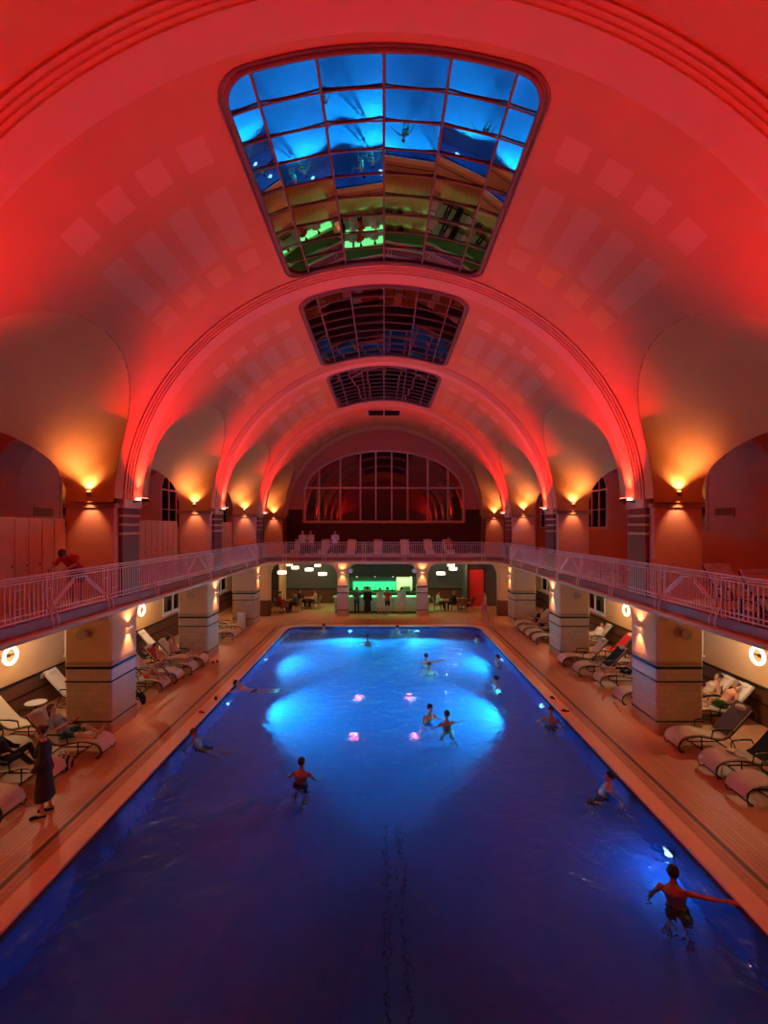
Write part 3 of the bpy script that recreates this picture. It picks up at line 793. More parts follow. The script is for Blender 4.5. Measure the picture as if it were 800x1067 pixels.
# clocks
for x, lab in ((-2.12, 'small round white wall clock left of the bar opening'), (1.92, 'small round white wall clock right of the bar opening')):
    e = thing('wall_clock', lab, 'clock', (x, BY+.05, 2.86))
    MB().lathe([(0,0),(.17,0),(.17,-.08),(.15,-.09),(.15,-.07),(0,-.07)], axis='y', n=24).build('case', m_black, e, True)
    MB().lathe([(0,-.07),(.148,-.07),(.148,-.075),(0,-.075)], axis='y', n=24).build('dial', mat('clock dial', (240,236,225), .4), e)
    MB().box(-.008, .008, -.085, -.08, 0, .11).box(0, .08, -.085, -.08, -.008, .008).build('hands', m_black, e)
# pendant lamps (drum shades)
m_shade = mat('white drum shade', (250,244,228), .6, emit=(1,.85,.6), estr=2.2)
for i, (px, py, r) in enumerate(((293.7,596.5,.30),(301.5,588.2,.22),(307.4,591.5,.26),(322,593.5,.28),(331,589,.22),(336,598,.30),(459.2,597.5,.30),(469.6,588.6,.24),(472,592.7,.28))):
    Y = 32.6 + (i % 3)*.7; X = (px-400)*Y/500; Z = EYE-(py-548)*Y/500
    e = thing('pendant_lamp', 'white drum pendant lamp, %s of the bar' % ['leftmost one, hung low left', 'small high one, second from the left, left', 'third from the left, left', 'wide fourth one from the left, left', 'small high one, fifth from the left, left', 'low one beside the column left', 'low one beside the column right', 'high middle one right', 'rightmost one right'][i], 'pendant lamp', (X, Y, Z), 0, 'drum pendant lamps over the café tables')
    MB().lathe([(r*.98,-.09),(r,-.09),(r,.09),(r*.98,.09),(r*.97,0)], n=24).build('lamp_shade', m_shade, e, True)
    MB().lathe([(0,-.085),(r*.97,-.085),(r*.97,-.08),(0,-.08)], n=24).build('diffuser', m_glow, e)
    MB().tube([(0,0,.0), (0,0,SOF-Z)], .008, 6).build('cord', m_black, e)
# red lit door at the right end
e = thing('door_1', 'red lit door at the right of the café', 'door', (6.55, 34.0, 0)); e['kind'] = 'structure'
MB().bbox(-.5, .5, 0, .08, 0, 2.6, .02).build('door_leaf', mat('red door', (215,60,45), .5), e)
MB().box(-.6, -.5, -.05, .1, 0, 2.7).box(.5, .6, -.05, .1, 0, 2.7).box(-.6, .6, -.05, .1, 2.6, 2.7).build('door_frame', m_wood2, e)
MB().tube([(-.4,-.02,1.05),(-.4,-.06,1.05),(-.3,-.06,1.05)], .012).build('door_handle', m_black, e)
light('SPOT', (6.4, 32.6, 3.2), 60, (1, .03, .02), (0, 1, -1.2), .1, 80, .5)
struct(MB().box(5.75, 5.85, 33.5, Y1, 0, SOF).box(5.85, 10.8, 34.1, 34.2, 0, SOF).build('wall_partition', m_grey))
struct(MB().box(-7.3, -7.2, 33.3, Y1, 0, SOF).build('wall_partition_left', side_pl))

# ------------------------------------------------------------------ furniture
def _prof(pts, th):                    # strip profile (y,z) with thickness th, returns closed loop
    up, dn = [], []
    for i, (y, z) in enumerate(pts):
        a = pts[max(0, i-1)]; b = pts[min(len(pts)-1, i+1)]; d = Vector((b[0]-a[0], b[1]-a[1])).normalized(); n = Vector((-d.y, d.x))
        up.append((y+n.x*th/2, z+n.y*th/2)); dn.append((y-n.x*th/2, z-n.y*th/2))
    return up + dn[::-1]
LP = [(-.92,1.06),(-.86,.98),(-.70,.80),(-.5,.58),(-.32,.40),(-.2,.345),(-.05,.34),(.15,.38),(.38,.43),(.6,.42),(.78,.38),(.88,.31),(.92,.22),(.93,.16)]
def strip(mb, pts, x0, x1, th, off=0, mi=0):
    if off:
        q = []
        for i, (y, z) in enumerate(pts):
            a = pts[max(0, i-1)]; b = pts[min(len(pts)-1, i+1)]; d = Vector((b[0]-a[0], b[1]-a[1])).normalized(); q.append((y-d.y*off, z+d.x*off))
        pts = q
    loop = _prof(pts, th); n = 6
    rings = []
    for i in range(n+1):
        f = i/n; x = x0+(x1-x0)*f; dz = -.012*math.sin(PI*f)
        rings.append([(x, y, z+dz) for y, z in loop])
    return mb.loft(rings, mi=mi)
def lounger_proto(fab, label, head=True):
    e = thing('reclining_lounger', label, 'lounger', (0,0,-50), 0, 'reclining loungers beside the pool')
    strip(MB(), LP[:6], -.29, .29, .05).build('backrest', fab, e, True)
    strip(MB(), LP[5:9], -.29, .29, .05).build('seat', fab, e, True)
    strip(MB(), LP[8:], -.29, .29, .05).build('footrest', fab, e, True)
    if head: MB().ell((0, -.86, 1.02), .2, .055, .09, Matrix.Rotation(R(40), 3, 'X')).build('headrest', fab, e, True)
    fr = MB()
    for s in (-1, 1):
        x = s*.31
        fr.tube([(x, y, z-.02) for y, z in LP], .014, 6)
        fr.tube([(x, -.34, .40), (x, -.46, .2), (x, -.5, .03), (x, -.4, .015), (x, .2, .015), (x, .32, .03), (x, .36, .12), (x, .36, .41)], .014, 6)
        fr.tube([(x, .9, .28), (x, .93, .12), (x, .9, .02), (x, .8, .015)], .014, 6)
    for y, z in ((-.45, .016), (.25, .016), (.8, .016), (.36, .38)): fr.tube([(-.31, y, z), (.31, y, z)], .013, 6)
    fr.build('frame', m_black, e)
    for s in (-1, 1):
        x = s*.35
        MB().tube([(x, -.42, .5), (x, -.36, .6), (x, -.1, .60), (x, .1, .57), (x, .12, .5), (x-s*.03, .12, .36)], [.014,.018,.022,.02,.014,.012], 6).build('armrest', m_black, e)
    return e
m_redfab = mat('red towelling', (196,34,30), .9)
m_greyfab = mat('grey sling fabric', (90,82,86), .9)
L0 = lounger_proto(m_fabric, 'cream'); LUSED = [False]
def lounger(side, X, Y, label, rot=0, z=0, group='reclining loungers beside the pool'):
    rz = (-PI/2 if side < 0 else PI/2) + rot        # foot end toward the pool
    if not LUSED[0]:
        LUSED[0] = True; o = L0; o.location = (X, Y, z); o.rotation_euler = (0, 0, rz); o['label'] = label; o['group'] = group
    else: o = dup(L0, (X, Y, z), rz, label, group)
    return (X, Y, z, rz)
def towel(pos, i0, i1, m, label, x0=-.26, x1=.27, hang=0, cat='towel', extra=None):
    pts = LP[i0:i1]
    if hang: a = LP[0]; pts = [(a[0]-.08, a[1]-hang), (a[0]-.07, a[1]-.05), (a[0]-.02, a[1]+.03)] + pts[1:]
    X, Y, z, rz = pos; mb = MB(); strip(mb, pts, x0, x1, .02, .045 if not hang else .04)
    o = mb.build('towel', m, smooth=True, loc=(X, Y, z)); o.rotation_euler = (0, 0, rz); return tag(o, label, cat)
def towel_mat(name, c1, c2=None, sc=14):
    m = mat(name, c1, .95, bump=.3, nscale=80)
    if c2:
        nt = m.node_tree; b = nt.nodes['Principled BSDF']; tc = nt.nodes.new('ShaderNodeTexCoord'); wv = nt.nodes.new('ShaderNodeTexWave'); wv.inputs['Scale'].default_value = sc/6
        rp_ = nt.nodes.new('ShaderNodeValToRGB'); rp_.color_ramp.elements[0].position = .45; rp_.color_ramp.elements[1].position = .55
        rp_.color_ramp.elements[0].color = lin(c1)+(1,); rp_.color_ramp.elements[1].color = lin(c2)+(1,)
        nt.links.new(tc.outputs['Object'], wv.inputs[0]); nt.links.new(wv.outputs[0], rp_.inputs[0]); nt.links.new(rp_.outputs[0], b.inputs['Base Color'])
    return m
t_white = towel_mat('white towelling', (226,216,204)); t_black = towel_mat('black towelling', (20,18,20)); t_red = towel_mat('red towelling 2', (200,30,28))
t_grey = towel_mat('grey towelling', (96,84,86)); t_green = towel_mat('dark green towelling', (24,52,44)); t_teal = towel_mat('teal cloth', (28,96,84))
t_stripe = towel_mat('striped towelling', (222,196,170), (190,80,60)); t_pattern = towel_mat('patterned towelling', (200,190,180), (50,46,52), 20)
t_blue = towel_mat('blue grey cloth', (130,150,160))
def bag(x, y, z, m, label, sx=.3, sy=.2, sz=.28, rz=0, name='bag'):
    e = thing(name, label, 'bag', (x, y, z), rz)
    mb = MB(); rings = []
    for t, k in ((0,.9),(.1,1),(.5,1.04),(.8,.85),(1,.5)):
        rings.append([(sx/2*k*(abs(math.cos(a))**.6)*(1 if math.cos(a) > 0 else -1), sy/2*k*(abs(math.sin(a))**.6)*(1 if math.sin(a) > 0 else -1), sz*t) for a in [2*PI*i/16 for i in range(16)]])
    mb.loft(rings).build('body', m, e, True)
    for s in (-1, 1): MB().tube([(-.08, s*sy*.3, sz*.85), (-.06, s*sy*.25, sz*1.2), (0, s*sy*.22, sz*1.32), (.06, s*sy*.25, sz*1.2), (.08, s*sy*.3, sz*.85)], .01, 6).build('handle', m, e)
    return e

# ------------------------------------------------------------------ people
SKIN = mat('skin', (206,146,116), .5, noise=.04, nscale=5); SKIN2 = mat('tanned skin', (176,116,88), .5); 
EYEM = mat('eye dark', (30,20,18), .3); LIPM = mat('lips', (150,70,62), .5)
HAIRS = {'dark': mat('dark hair', (34,22,18), .6, bump=.5, nscale=40), 'brown': mat('brown hair', (84,50,32), .6, bump=.5, nscale=40), 'blond': mat('fair hair', (176,132,82), .6, bump=.5, nscale=40), 'grey': mat('grey hair', (140,130,124), .6, bump=.5, nscale=40)}
def vec(a): return Vector(a).normalized()
def skeleton(p, sc=1, fem=False):
    """p: dict pelvis(z or vec), torso, head, aL=(upper,fore), aR, lL=(thigh,shin), lR ; directions in local frame (x right, y forward, z up)"""
    J = {}; U = vec(p.get('torso', (0,0,1))); Rt = vec(p.get('right', (1,0,0))); Rt = (Rt - U*Rt.dot(U)).normalized(); F = U.cross(Rt)
    J['U'], J['R'], J['F'] = U, Rt, F
    P = Vector(p['pelvis']); J['P'] = P
    J['neck'] = P + U*.50*sc; H = vec(p.get('head', p.get('torso', (0,0,1)))); J['H'] = H; J['skull'] = J['neck'] + H*.205*sc
    look = Vector(p.get('look', F)); look = (look - H*look.dot(H)).normalized(); J['look'] = look
    sw = (.165 if fem else .19)*sc; hw = (.095 if fem else .088)*sc
    for s, k in ((-1, 'L'), (1, 'R')):
        sh = P + U*.445*sc + Rt*s*sw; J['sh'+k] = sh; u, f = p['a'+k]; J['el'+k] = sh + vec(u)*.28*sc; J['wr'+k] = J['el'+k] + vec(f)*.245*sc; J['hd'+k] = vec(p.get('h'+k, f))
        hp = P + Rt*s*hw - U*.02*sc; J['hp'+k] = hp; t, c = p['l'+k]; J['kn'+k] = hp + vec(t)*.43*sc; J['an'+k] = J['kn'+k] + vec(c)*.41*sc
        ft = p.get('f'+k)
        if ft is None:
            cc = vec(c); ft = F - cc*F.dot(cc)*.6 + Vector((0,0,-.1))
        J['ft'+k] = vec(ft)
    return J
def torso_loft(mb, J, sc, fem, infl=0, d0=-.12, d1=.56):
    P, U, Rt, F = J['P'], J['U'], J['R'], J['F']
    sec = [(-.12,.10,.085,0),(-.06,.165,.115,-.01),(.0,.178 if fem else .168,.122,-.01),(.08,.152,.108,0),(.16,.125 if fem else .14,.094,.005),(.26,.135 if fem else .152,.10,.005),(.35,.15 if fem else .17,.118 if fem else .115,.012),(.43,.16 if fem else .175,.10,.0),(.485,.125,.078,-.005),(.53,.065,.06,0),(.56,.05,.05,.005)]
    rings = []
    for d, rx, ry, fo in sec:
        if d < d0-1e-6 or d > d1+1e-6: continue
        c = P + U*d*sc + F*fo*sc; rings.append([c + Rt*math.cos(a)*(rx*sc+infl) + F*math.sin(a)*(ry*sc+infl) for a in [2*PI*i/20 for i in range(20)]])
    mb.loft(rings)
    if fem:
        for s in (-1, 1): mb.ell(P + U*.32*sc + Rt*s*.068*sc + F*.085*sc, .058*sc+infl, .055*sc+infl, .06*sc+infl, nu=12, nv=8)
def hand(mb, w, d, palmn, sc, side, n=8):
    d = d.normalized(); pn = (palmn - d*palmn.dot(d)).normalized(); lat = d.cross(pn)
    M = Matrix((lat, pn, d)).transposed()
    mb.ell(w + d*.05*sc, .040*sc, .016*sc, .052*sc, M, 12, 8)
    for i, L in enumerate((.068, .078, .072, .056)):
        b = w + d*.085*sc + lat*(-.03+.02*i)*sc; m_ = b + d*L*.5*sc + pn*.004*sc; t = m_ + (d*.85+pn*.5).normalized()*L*.5*sc
        mb.capsule(b-d*.02, .0105*sc, m_, .0098*sc, n); mb.capsule(m_, .0098*sc, t, .0085*sc, n)
    th = (d*.6 - lat*.8).normalized(); b = w + d*.03*sc - lat*.028*sc; m_ = b + th*.04*sc
    mb.capsule(b, .013*sc, m_, .012*sc, n); mb.capsule(m_, .012*sc, m_ + (d*.9-lat*.35+pn*.2).normalized()*.032*sc, .010*sc, n)
def limbs(mb, J, sc, fem=False, infl=0, arms=1.0, legs=1.0, hands=True, feet=True, only=None):
    k = .9 if fem else 1
    for S_ in ('L', 'R'):
        if arms > 0:
            sh, el, wr = J['sh'+S_], J['el'+S_], J['wr'+S_]
            mb.capsule(sh, .054*k*sc+infl, sh+(el-sh)*min(1, arms*2), (.036 if arms >= .5 else .042)*k*sc+infl)
            if arms > .5:
                e = el+(wr-el)*min(1, (arms-.5)*2); mid = el+(e-el)*.35
                mb.capsule(el, .037*k*sc+infl, mid, .039*k*sc+infl); mb.capsule(mid, .039*k*sc+infl, e, (.025 if arms >= 1 else .03)*k*sc+infl)
            if hands: hand(mb, wr, J['hd'+S_], J.get('pn'+S_, Vector((0,.2,-1)) if abs(J['hd'+S_].z) < .8 else -J['R']*(1 if S_ == 'R' else -1)), sc, S_)
        if legs > 0:
            hp, kn, an = J['hp'+S_], J['kn'+S_], J['an'+S_]
            f = min(1, legs*2); e = hp+(kn-hp)*f; r1 = .088*sc+(.052-.088)*sc*f
            mb.capsule(hp, .088*sc+infl, e, r1+infl, 14)
            if legs > .5:
                f = min(1, (legs-.5)*2); e = kn+(an-kn)*f; mid = kn+(an-kn)*.3*f; back = (J['P']-kn).normalized()*0
                mb.capsule(kn, .052*sc+infl, mid, .056*sc+infl); mb.capsule(mid, .056*sc+infl, e, (.034 if legs >= 1 else .045)*sc+infl)
            if feet:
                ft = J['ft'+S_]; an_ = J['an'+S_]; dn = (an-kn).normalized(); dn = (dn-ft*dn.dot(ft)); dn = dn.normalized() if dn.length > .1 else Vector((0,0,-1))
                heel = an_ + dn*.035*sc - ft*.03*sc; ball = heel + ft*.16*sc + dn*.008*sc; toe = ball + ft*.055*sc
                mb.capsule(heel, .034*sc, ball, .036*sc); mb.capsule(ball, .036*sc, toe, .026*sc); mb.capsule(an_, .036*sc, ball, .024*sc)
def remeshed(mb, name, mats, vox, parent, sm=2, facefn=None):
    o = mb.build('tmp_body', mats, recalc=True)
    m = o.modifiers.new('r', 'REMESH'); m.mode = 'VOXEL'; m.voxel_size = vox; m.use_smooth_shade = True
    s = o.modifiers.new('s', 'SMOOTH'); s.factor = .5; s.iterations = sm
    bpy.context.view_layer.update()
    dg = bpy.context.evaluated_depsgraph_get(); me = bpy.data.meshes.new_from_object(o.evaluated_get(dg)); me.name = name
    old = o.data; bpy.data.objects.remove(o); bpy.data.meshes.remove(old)
    r = bpy.data.objects.new(name, me); COL.objects.link(r); r.parent = parent
    me.materials.clear()
    for q in mats: me.materials.append(q)
    for p in me.polygons: p.use_smooth = True; p.material_index = facefn(p.center) if facefn else 0
    return r
def person(label, pose, loc, rz, wear=(), hair='dark', hairstyle='short', sc=1.0, fem=False, vox=.013, skin=None, group=None, cat='person'):
    e = thing('person', label, cat, loc, rz, group); sk = skin or SKIN
    J = skeleton(pose, sc, fem)
    if 'pn' in pose: J.update(pose['pn'])
    mb = MB(); torso_loft(mb, J, sc, fem); limbs(mb, J, sc, fem)
    N, H, K, lk = J['neck'], J['H'], J['skull'], J['look']; rt = lk.cross(H).normalized()
    M = Matrix((rt, lk, H)).transposed()
    mb.capsule(N - H*.03*sc, .054*sc, N + H*.12*sc, .05*sc)
    mb.ell(K + H*.022*sc - lk*.008*sc, .074*sc, .094*sc, .092*sc, M)          # cranium
    mb.ell(K - H*.045*sc + lk*.022*sc, .056*sc, .066*sc, .075*sc, M)          # face / jaw
    mb.ell(K - H*.108*sc + lk*.066*sc, .024*sc, .02*sc, .018*sc, M, 10, 6)    # chin
    mb.capsule(K + H*.008*sc + lk*.086*sc, .011*sc, K - H*.030*sc + lk*.104*sc, .016*sc, 8)  # nose
    mb.ell(K - H*.066*sc + lk*.086*sc, .026*sc, .012*sc, .012*sc, M, 10, 6)   # mouth
    mb.capsule(K + H*.026*sc + lk*.080*sc - rt*.04*sc, .012*sc, K + H*.026*sc + lk*.080*sc + rt*.04*sc, .012*sc, 8)  # brow
    for s in (-1, 1): mb.ell(K + rt*s*.078*sc - H*.01*sc - lk*.005*sc, .010*sc, .02*sc, .032*sc, M, 8, 6)
    def ff(c):
        v = c-K; x, y, z = v.dot(rt)/sc, v.dot(lk)/sc, v.dot(H)/sc
        if y > .05:
            if .018 < abs(x) < .044 and -.008 < z < .012: return 1
            if abs(x) < .026 and -.076 < z < -.058: return 2
        return 0
    body = remeshed(mb, 'body', [sk, EYEM, LIPM], vox, e, 2, ff)
    # hair
    if hairstyle != 'bald':
        hb = MB(); c = K + H*.030*sc - lk*.014*sc
        rings = []; nu, nv = 20, 12
        a, b_, d = .082*sc, .10*sc, .096*sc
        hm = MB(); hm.ell(c, a, b_, d, M, 20, 14)
        keep = MB(); vs = hm.v; 
        lim = {'short': -.03, 'long': -.08, 'bun': -.04}[hairstyle]
        fs = []
        for f in hm.f:
            m_ = sum((Vector(vs[i]) for i in f), Vector())/len(f) - K; y, z = m_.dot(lk)/sc, m_.dot(H)/sc
            if (y > .035 and z < .055) or z < lim or (y > -.01 and z < .005 and hairstyle == 'short'): continue
            fs.append(f)
        hb.v = vs; hb.f = fs; hb.m = [0]*len(fs)
        if hairstyle == 'bun': hb.ell(K - lk*.11*sc + H*.05*sc, .04*sc, .04*sc, .04*sc, M, 12, 8)
        if hairstyle == 'long':
            hb.loft([[K - lk*(.055+.035*math.cos(t))*sc + rt*.075*math.sin(t)*sc*w_ - H*h*sc for t in [2*PI*i/14 for i in range(14)]] for h, w_ in ((-.02, 1), (.06, 1), (.14, .95), (.22, .6))])
        o = hb.build('hair', HAIRS[hair], e, True)
        sd = o.modifiers.new('t', 'SOLIDIFY'); sd.thickness = .008; sd.offset = 0
    for wkind, wm in wear:
        g = MB(); infl = .014
        if wkind == 'shorts': torso_loft(g, J, sc, fem, infl, -.12, .08); limbs(g, J, sc, fem, infl, 0, .36, False, False)
        elif wkind == 'trunks': torso_loft(g, J, sc, fem, .010, -.12, .0); limbs(g, J, sc, fem, .010, 0, .12, False, False)
        elif wkind == 'trousers': torso_loft(g, J, sc, fem, infl, -.12, .08); limbs(g, J, sc, fem, infl, 0, .93, False, False)
        elif wkind == 'shirt': torso_loft(g, J, sc, fem, .018, -.06, .53); limbs(g, J, sc, fem, .016, .36, 0, False, False)
        elif wkind == 'sweater': torso_loft(g, J, sc, fem, .02, -.06, .53); limbs(g, J, sc, fem, .018, .92, 0, False, False)
        elif wkind == 'swimsuit': torso_loft(g, J, sc, fem, .010, -.12, .43)
        elif wkind == 'bra': torso_loft(g, J, sc, fem, .010, .26, .35)
        elif wkind == 'shoes':
            for S_ in ('L', 'R'):
                ft = J['ft'+S_]; an_ = J['an'+S_]; dn = Vector((0,0,-1)); dn = (dn-ft*dn.dot(ft)).normalized()
                heel = an_ + dn*.05*sc - ft*.05*sc; ft = Vector((ft.x, ft.y, 0)).normalized(); heel = an_ + Vector((0,0,-.052))*sc - ft*.03*sc; g.capsule(heel, .042*sc, heel + ft*.20*sc, .044*sc)
        elif wkind in ('robe', 'dress'):
            torso_loft(g, J, sc, fem, .03, -.12, .53); limbs(g, J, sc, fem, .03, .85 if wkind == 'robe' else .2, .42, False, False)
            # skirt: elliptical loft enclosing both thighs
            rings = []; L_ = pose.get('hem', .52)
            for t in (-.1, .25, .5, .75, 1):
                def q(S_):
                    hp, kn, an = J['hp'+S_], J['kn'+S_], J['an'+S_]; D = max(0, t)*L_
                    return hp+(kn-hp)*min(1, D/.43)+((an-kn)*max(0, (D-.43)/.41) if D > .43 else Vector())
                a_, b_ = q('L'), q('R'); c = (a_+b_)/2; ax = (b_-a_); w_ = ax.length/2+(.10+.02*t)*sc; ax = ax.normalized()
                dd = (J['knL']+J['knR']-J['hpL']-J['hpR']).normalized(); fr = ax.cross(dd).normalized()
                rings.append([c + ax*math.cos(u)*w_ + fr*math.sin(u)*(.125+.03*t)*sc for u in [2*PI*i/20 for i in range(20)]])
            g.loft(rings)
        nm = {'shorts': 'shorts', 'trunks': 'swim_trunks', 'trousers': 'trousers', 'shirt': 't_shirt', 'sweater': 'sweater', 'swimsuit': 'swimsuit', 'bra': 'bikini_top', 'robe': 'bathrobe', 'shoes': 'sandals', 'dress': 'dress'}[wkind]
        remeshed(g, nm, [wm], max(vox, .013), e, 2)
    return e
c_black = mat('black cloth', (18,16,20), .9); c_navy = mat('navy cloth', (20,26,58), .8); c_white = mat('white cloth', (224,216,206), .9); c_red = mat('red cloth', (190,36,30), .8)
c_green = mat('green cloth', (58,92,44), .85); c_teal = mat('teal shorts cloth', (24,92,80), .85); c_blue = mat('pale blue cloth', (140,164,176), .85); c_brown = mat('dark brown robe', (52,30,26), .95, bump=.3, nscale=60); c_cream = mat('cream cloth', (216,196,170), .9); c_grey = mat('grey cloth', (92,92,96), .85)
def V3(*a): return tuple(a)
down = (0, 0, -1)
def P_stand(h=.0, aL=((-.15,0,-1),(-.05,.2,-1)), aR=((.15,0,-1),(.05,.2,-1)), lL=((-.03,.03,-1),(0,-.05,-1)), lR=((.03,.0,-1),(0,-.03,-1)), torso=(0,.02,1), head=(0,.05,1), z=.93, **k):
    d = dict(pelvis=(0,0,z+h), torso=torso, head=head, aL=aL, aR=aR, lL=lL, lR=lR); d.update(k); return d
def P_recline(**k):
    d = dict(pelvis=(0,-.17,.50), torso=(0,-.66,.75), head=(0,-.40,.92), aL=((-.35,.35,-.75),(.25,.8,.25)), aR=((.35,.35,-.75),(-.25,.8,.25)),
             lL=((-.14,.97,.10),(.04,.98,-.12)), lR=((.14,.97,.10),(-.04,.98,-.12)), fL=(-.2,.35,.9), fR=(.2,.35,.9)); d.update(k); return d
def P_sit(**k):
    d = dict(pelvis=(0,0,.53), torso=(0,.08,1), head=(0,.12,1), aL=((-.2,.35,-.9),(.25,.9,.15)), aR=((.2,.35,-.9),(-.25,.9,.15)), lL=((-.12,1,-.02),(0,.05,-1)), lR=((.12,1,-.02),(0,.05,-1))); d.update(k); return d

# ---- woman standing on the left deck in a dark robe
person('woman in a dark brown bathrobe and black sandals standing on the left deck', P_stand(lL=((-.05,.10,-1),(0,-.04,-1)), lR=((.05,-.10,-1),(0,-.10,-1)), aL=((-.2,.1,-1),(.15,.6,-.7)), aR=((.15,.1,-1),(-.2,.6,-.7)), head=(.05,.25,1), hem=.60, z=.93), (-6.72, 9.5, 0.0), R(120), (('robe', c_brown), ('shoes', c_black)), 'brown', 'bun', 1.0, True, .010)
# ------------------------------------------------------------------ swimmers
GS = 'bathers in the pool'
def swim(label, x, y, rz, pose, wear, hair='dark', style='short', fem=False, vox=.014, sc=1.0, skin=None, z=PZ):
    return person(label, pose, (x, y, z), R(rz), wear, hair, style, sc, fem, vox, skin, GS)
swim('bather with one arm stretched out to the right pool edge, nearest swimmer to the viewer', 4.62, 7.55, -35,
     P_stand(torso=(-.12,.0,1), head=(-.02,.05,1), aL=((-.5,-.2,-.9),(-.1,.2,-1)), aR=((.98,.35,-.1),(.95,.3,.08)), lL=((-.10,.10,-1),(0,-.1,-1)), lR=((.12,-.05,-1),(.05,-.1,-1))), (('shorts', c_black),), 'dark', 'short', vox=.009, skin=SKIN2)
swim('bather leaning back against the right pool edge with one leg lifted', 4.86, 10.7, 75,
     P_stand(z=.86, torso=(.05,-.30,1), head=(0,-.1,1), aL=((-.75,-.5,-.2),(-.9,-.1,.1)), aR=((.75,-.6,.0),(.8,-.3,.15)), lL=((-.15,.8,-.7),(0,-.3,-1)), lR=((.12,.25,-1),(0,-.1,-1))), (('shorts', c_black),), 'dark', vox=.01)
swim('man standing waist-deep by the right pool wall, in front of the blue lamp', 4.98, 14.3, 150,
     P_stand(torso=(0,.08,1), aL=((-.6,.2,-.7),(.3,.8,-.2)), aR=((.6,.2,-.7),(-.3,.8,-.3)), z=.93), (('shorts', c_black),), 'dark', vox=.012, skin=SKIN2)
swim('man seen from behind wading alone in dark shorts in the middle left of the pool', -1.92, 11.1, -8,
     P_stand(torso=(0,.06,1), aL=((-.5,.1,-.8),(-.15,.7,-.4)), aR=((.5,.1,-.8),(.15,.7,-.4)), lL=((-.08,.35,-1),(0,-.3,-1)), lR=((.08,-.15,-1),(0,-.5,-1))), (('shorts', c_navy),), 'dark', vox=.010, skin=SKIN2)
swim('man with arms spread wide wading, right of the pair in the middle of the pool', 1.84, 13.9, 25,
     P_stand(torso=(.05,.15,1), aL=((-.7,.4,-.6),(-.4,.7,-.3)), aR=((.9,.3,-.3),(.95,.2,-.1)), lL=((-.12,.35,-1),(0,-.35,-1)), lR=((.1,-.2,-1),(0,-.5,-1))), (('shorts', c_cream),), 'dark', vox=.011, skin=SKIN2)
swim('man wading in blue shorts, left of the pair in the middle of the pool', 1.33, 14.5, -150,
     P_stand(torso=(-.05,.12,1), aL=((-.6,.4,-.6),(-.2,.8,-.2)), aR=((.6,.4,-.7),(.2,.8,-.3)), lL=((-.1,.3,-1),(0,-.3,-1)), lR=((.1,-.2,-1),(0,-.4,-1))), (('shorts', mat('blue swim shorts', (40,80,190), .7)),), 'dark', vox=.011)
swim('bather in the upper middle of the pool stretching an arm to the right', 1.78, 20.2, 10,
     P_stand(torso=(0,.05,1), aL=((-.7,.2,-.5),(-.5,.6,0)), aR=((.95,.2,-.05),(.95,.1,.15))), (('trunks', c_black),), 'dark', vox=.013)
swim('bather with bare red-lit shoulders just below the one stretching an arm', 1.82, 19.2, 170,
     P_stand(z=.85, torso=(0,.1,1), aL=((-.5,.4,-.6),(.2,.9,0)), aR=((.5,.4,-.6),(-.2,.9,0))), (('trunks', c_red),), 'brown', vox=.013)
swim('bather resting low in the water at the right side, nearer of two', 4.15, 17.6, 95,
     P_stand(z=.80, torso=(0,.1,1), aL=((-.7,.4,-.4),(-.5,.8,.1)), aR=((.7,.4,-.4),(.5,.8,.1))), (('swimsuit', c_white),), 'dark', 'bun', True, .013)
swim('bather resting low in the water at the right side, farther of two', 4.85, 20.4, 95,
     P_stand(z=.82, torso=(0,.05,1), aL=((-.7,.2,-.4),(-.5,.8,.1)), aR=((.7,.2,-.4),(.5,.8,.1))), (('trunks', c_navy),), 'dark', vox=.014)
swim('bather sitting against the left pool wall with legs stretched out into the pool', -5.0, 13.0, -100,
     P_stand(z=.82, torso=(0,-.30,1), head=(0,-.05,1), aL=((-.5,-.3,-.7),(-.4,.5,-.2)), aR=((.5,-.3,-.7),(.4,.5,-.2)), lL=((-.08,.9,-.25),(0,.85,-.5)), lR=((.08,.9,-.35),(0,.8,-.6))), (('shorts', c_black),), 'brown', vox=.011, skin=SKIN2)
swim('swimmer floating at the left pool edge with legs stretched into the water', -5.02, 17.1, -92,
     dict(pelvis=(0,.32,1.12), torso=(0,-.86,.42), head=(0,-.5,.86), aL=((-.8,-.5,.1),(-.3,-.9,.3)), aR=((.8,-.5,.1),(.3,-.9,.3)), lL=((-.06,1,.10),(0,1,.05)), lR=((.06,1,.06),(0,1,.02)), fL=(0,.6,.8), fR=(0,.6,.8)), (('trunks', c_black),), 'dark', vox=.012)
swim('swimmer at the far end of the pool with red-lit shoulders above the water', -.8, 23.9, 165,
     P_stand(z=.88, torso=(0,.15,1), aL=((-.7,.5,-.3),(-.5,.8,.05)), aR=((.7,.5,-.3),(.5,.8,.05))), (('trunks', c_navy),), 'brown', vox=.014, skin=SKIN2)
swim('dark-haired head of a bather at the far pool edge, left side', -3.35, 26.7, 0, P_stand(z=.86, torso=(0,.05,1), aL=((-.6,.5,-.5),(.1,1,.1)), aR=((.6,.5,-.5),(-.1,1,.1))), (('trunks', c_black),), 'dark', vox=.016)
swim('bather at the far pool edge in the middle, left of a pair', .74, 26.4, 30, P_stand(z=.84, torso=(0,.05,1), aL=((-.6,.5,-.5),(.1,1,.1)), aR=((.6,.5,-.5),(-.1,1,.1))), (('trunks', c_navy),), 'dark', vox=.016)
swim('bather at the far pool edge in the middle, right of a pair', 1.32, 26.1, 200, P_stand(z=.80, torso=(0,.05,1), aL=((-.6,.5,-.5),(.1,1,.1)), aR=((.6,.5,-.5),(-.1,1,.1))), (('trunks', c_navy),), 'brown', 'bun', vox=.016, fem=True)
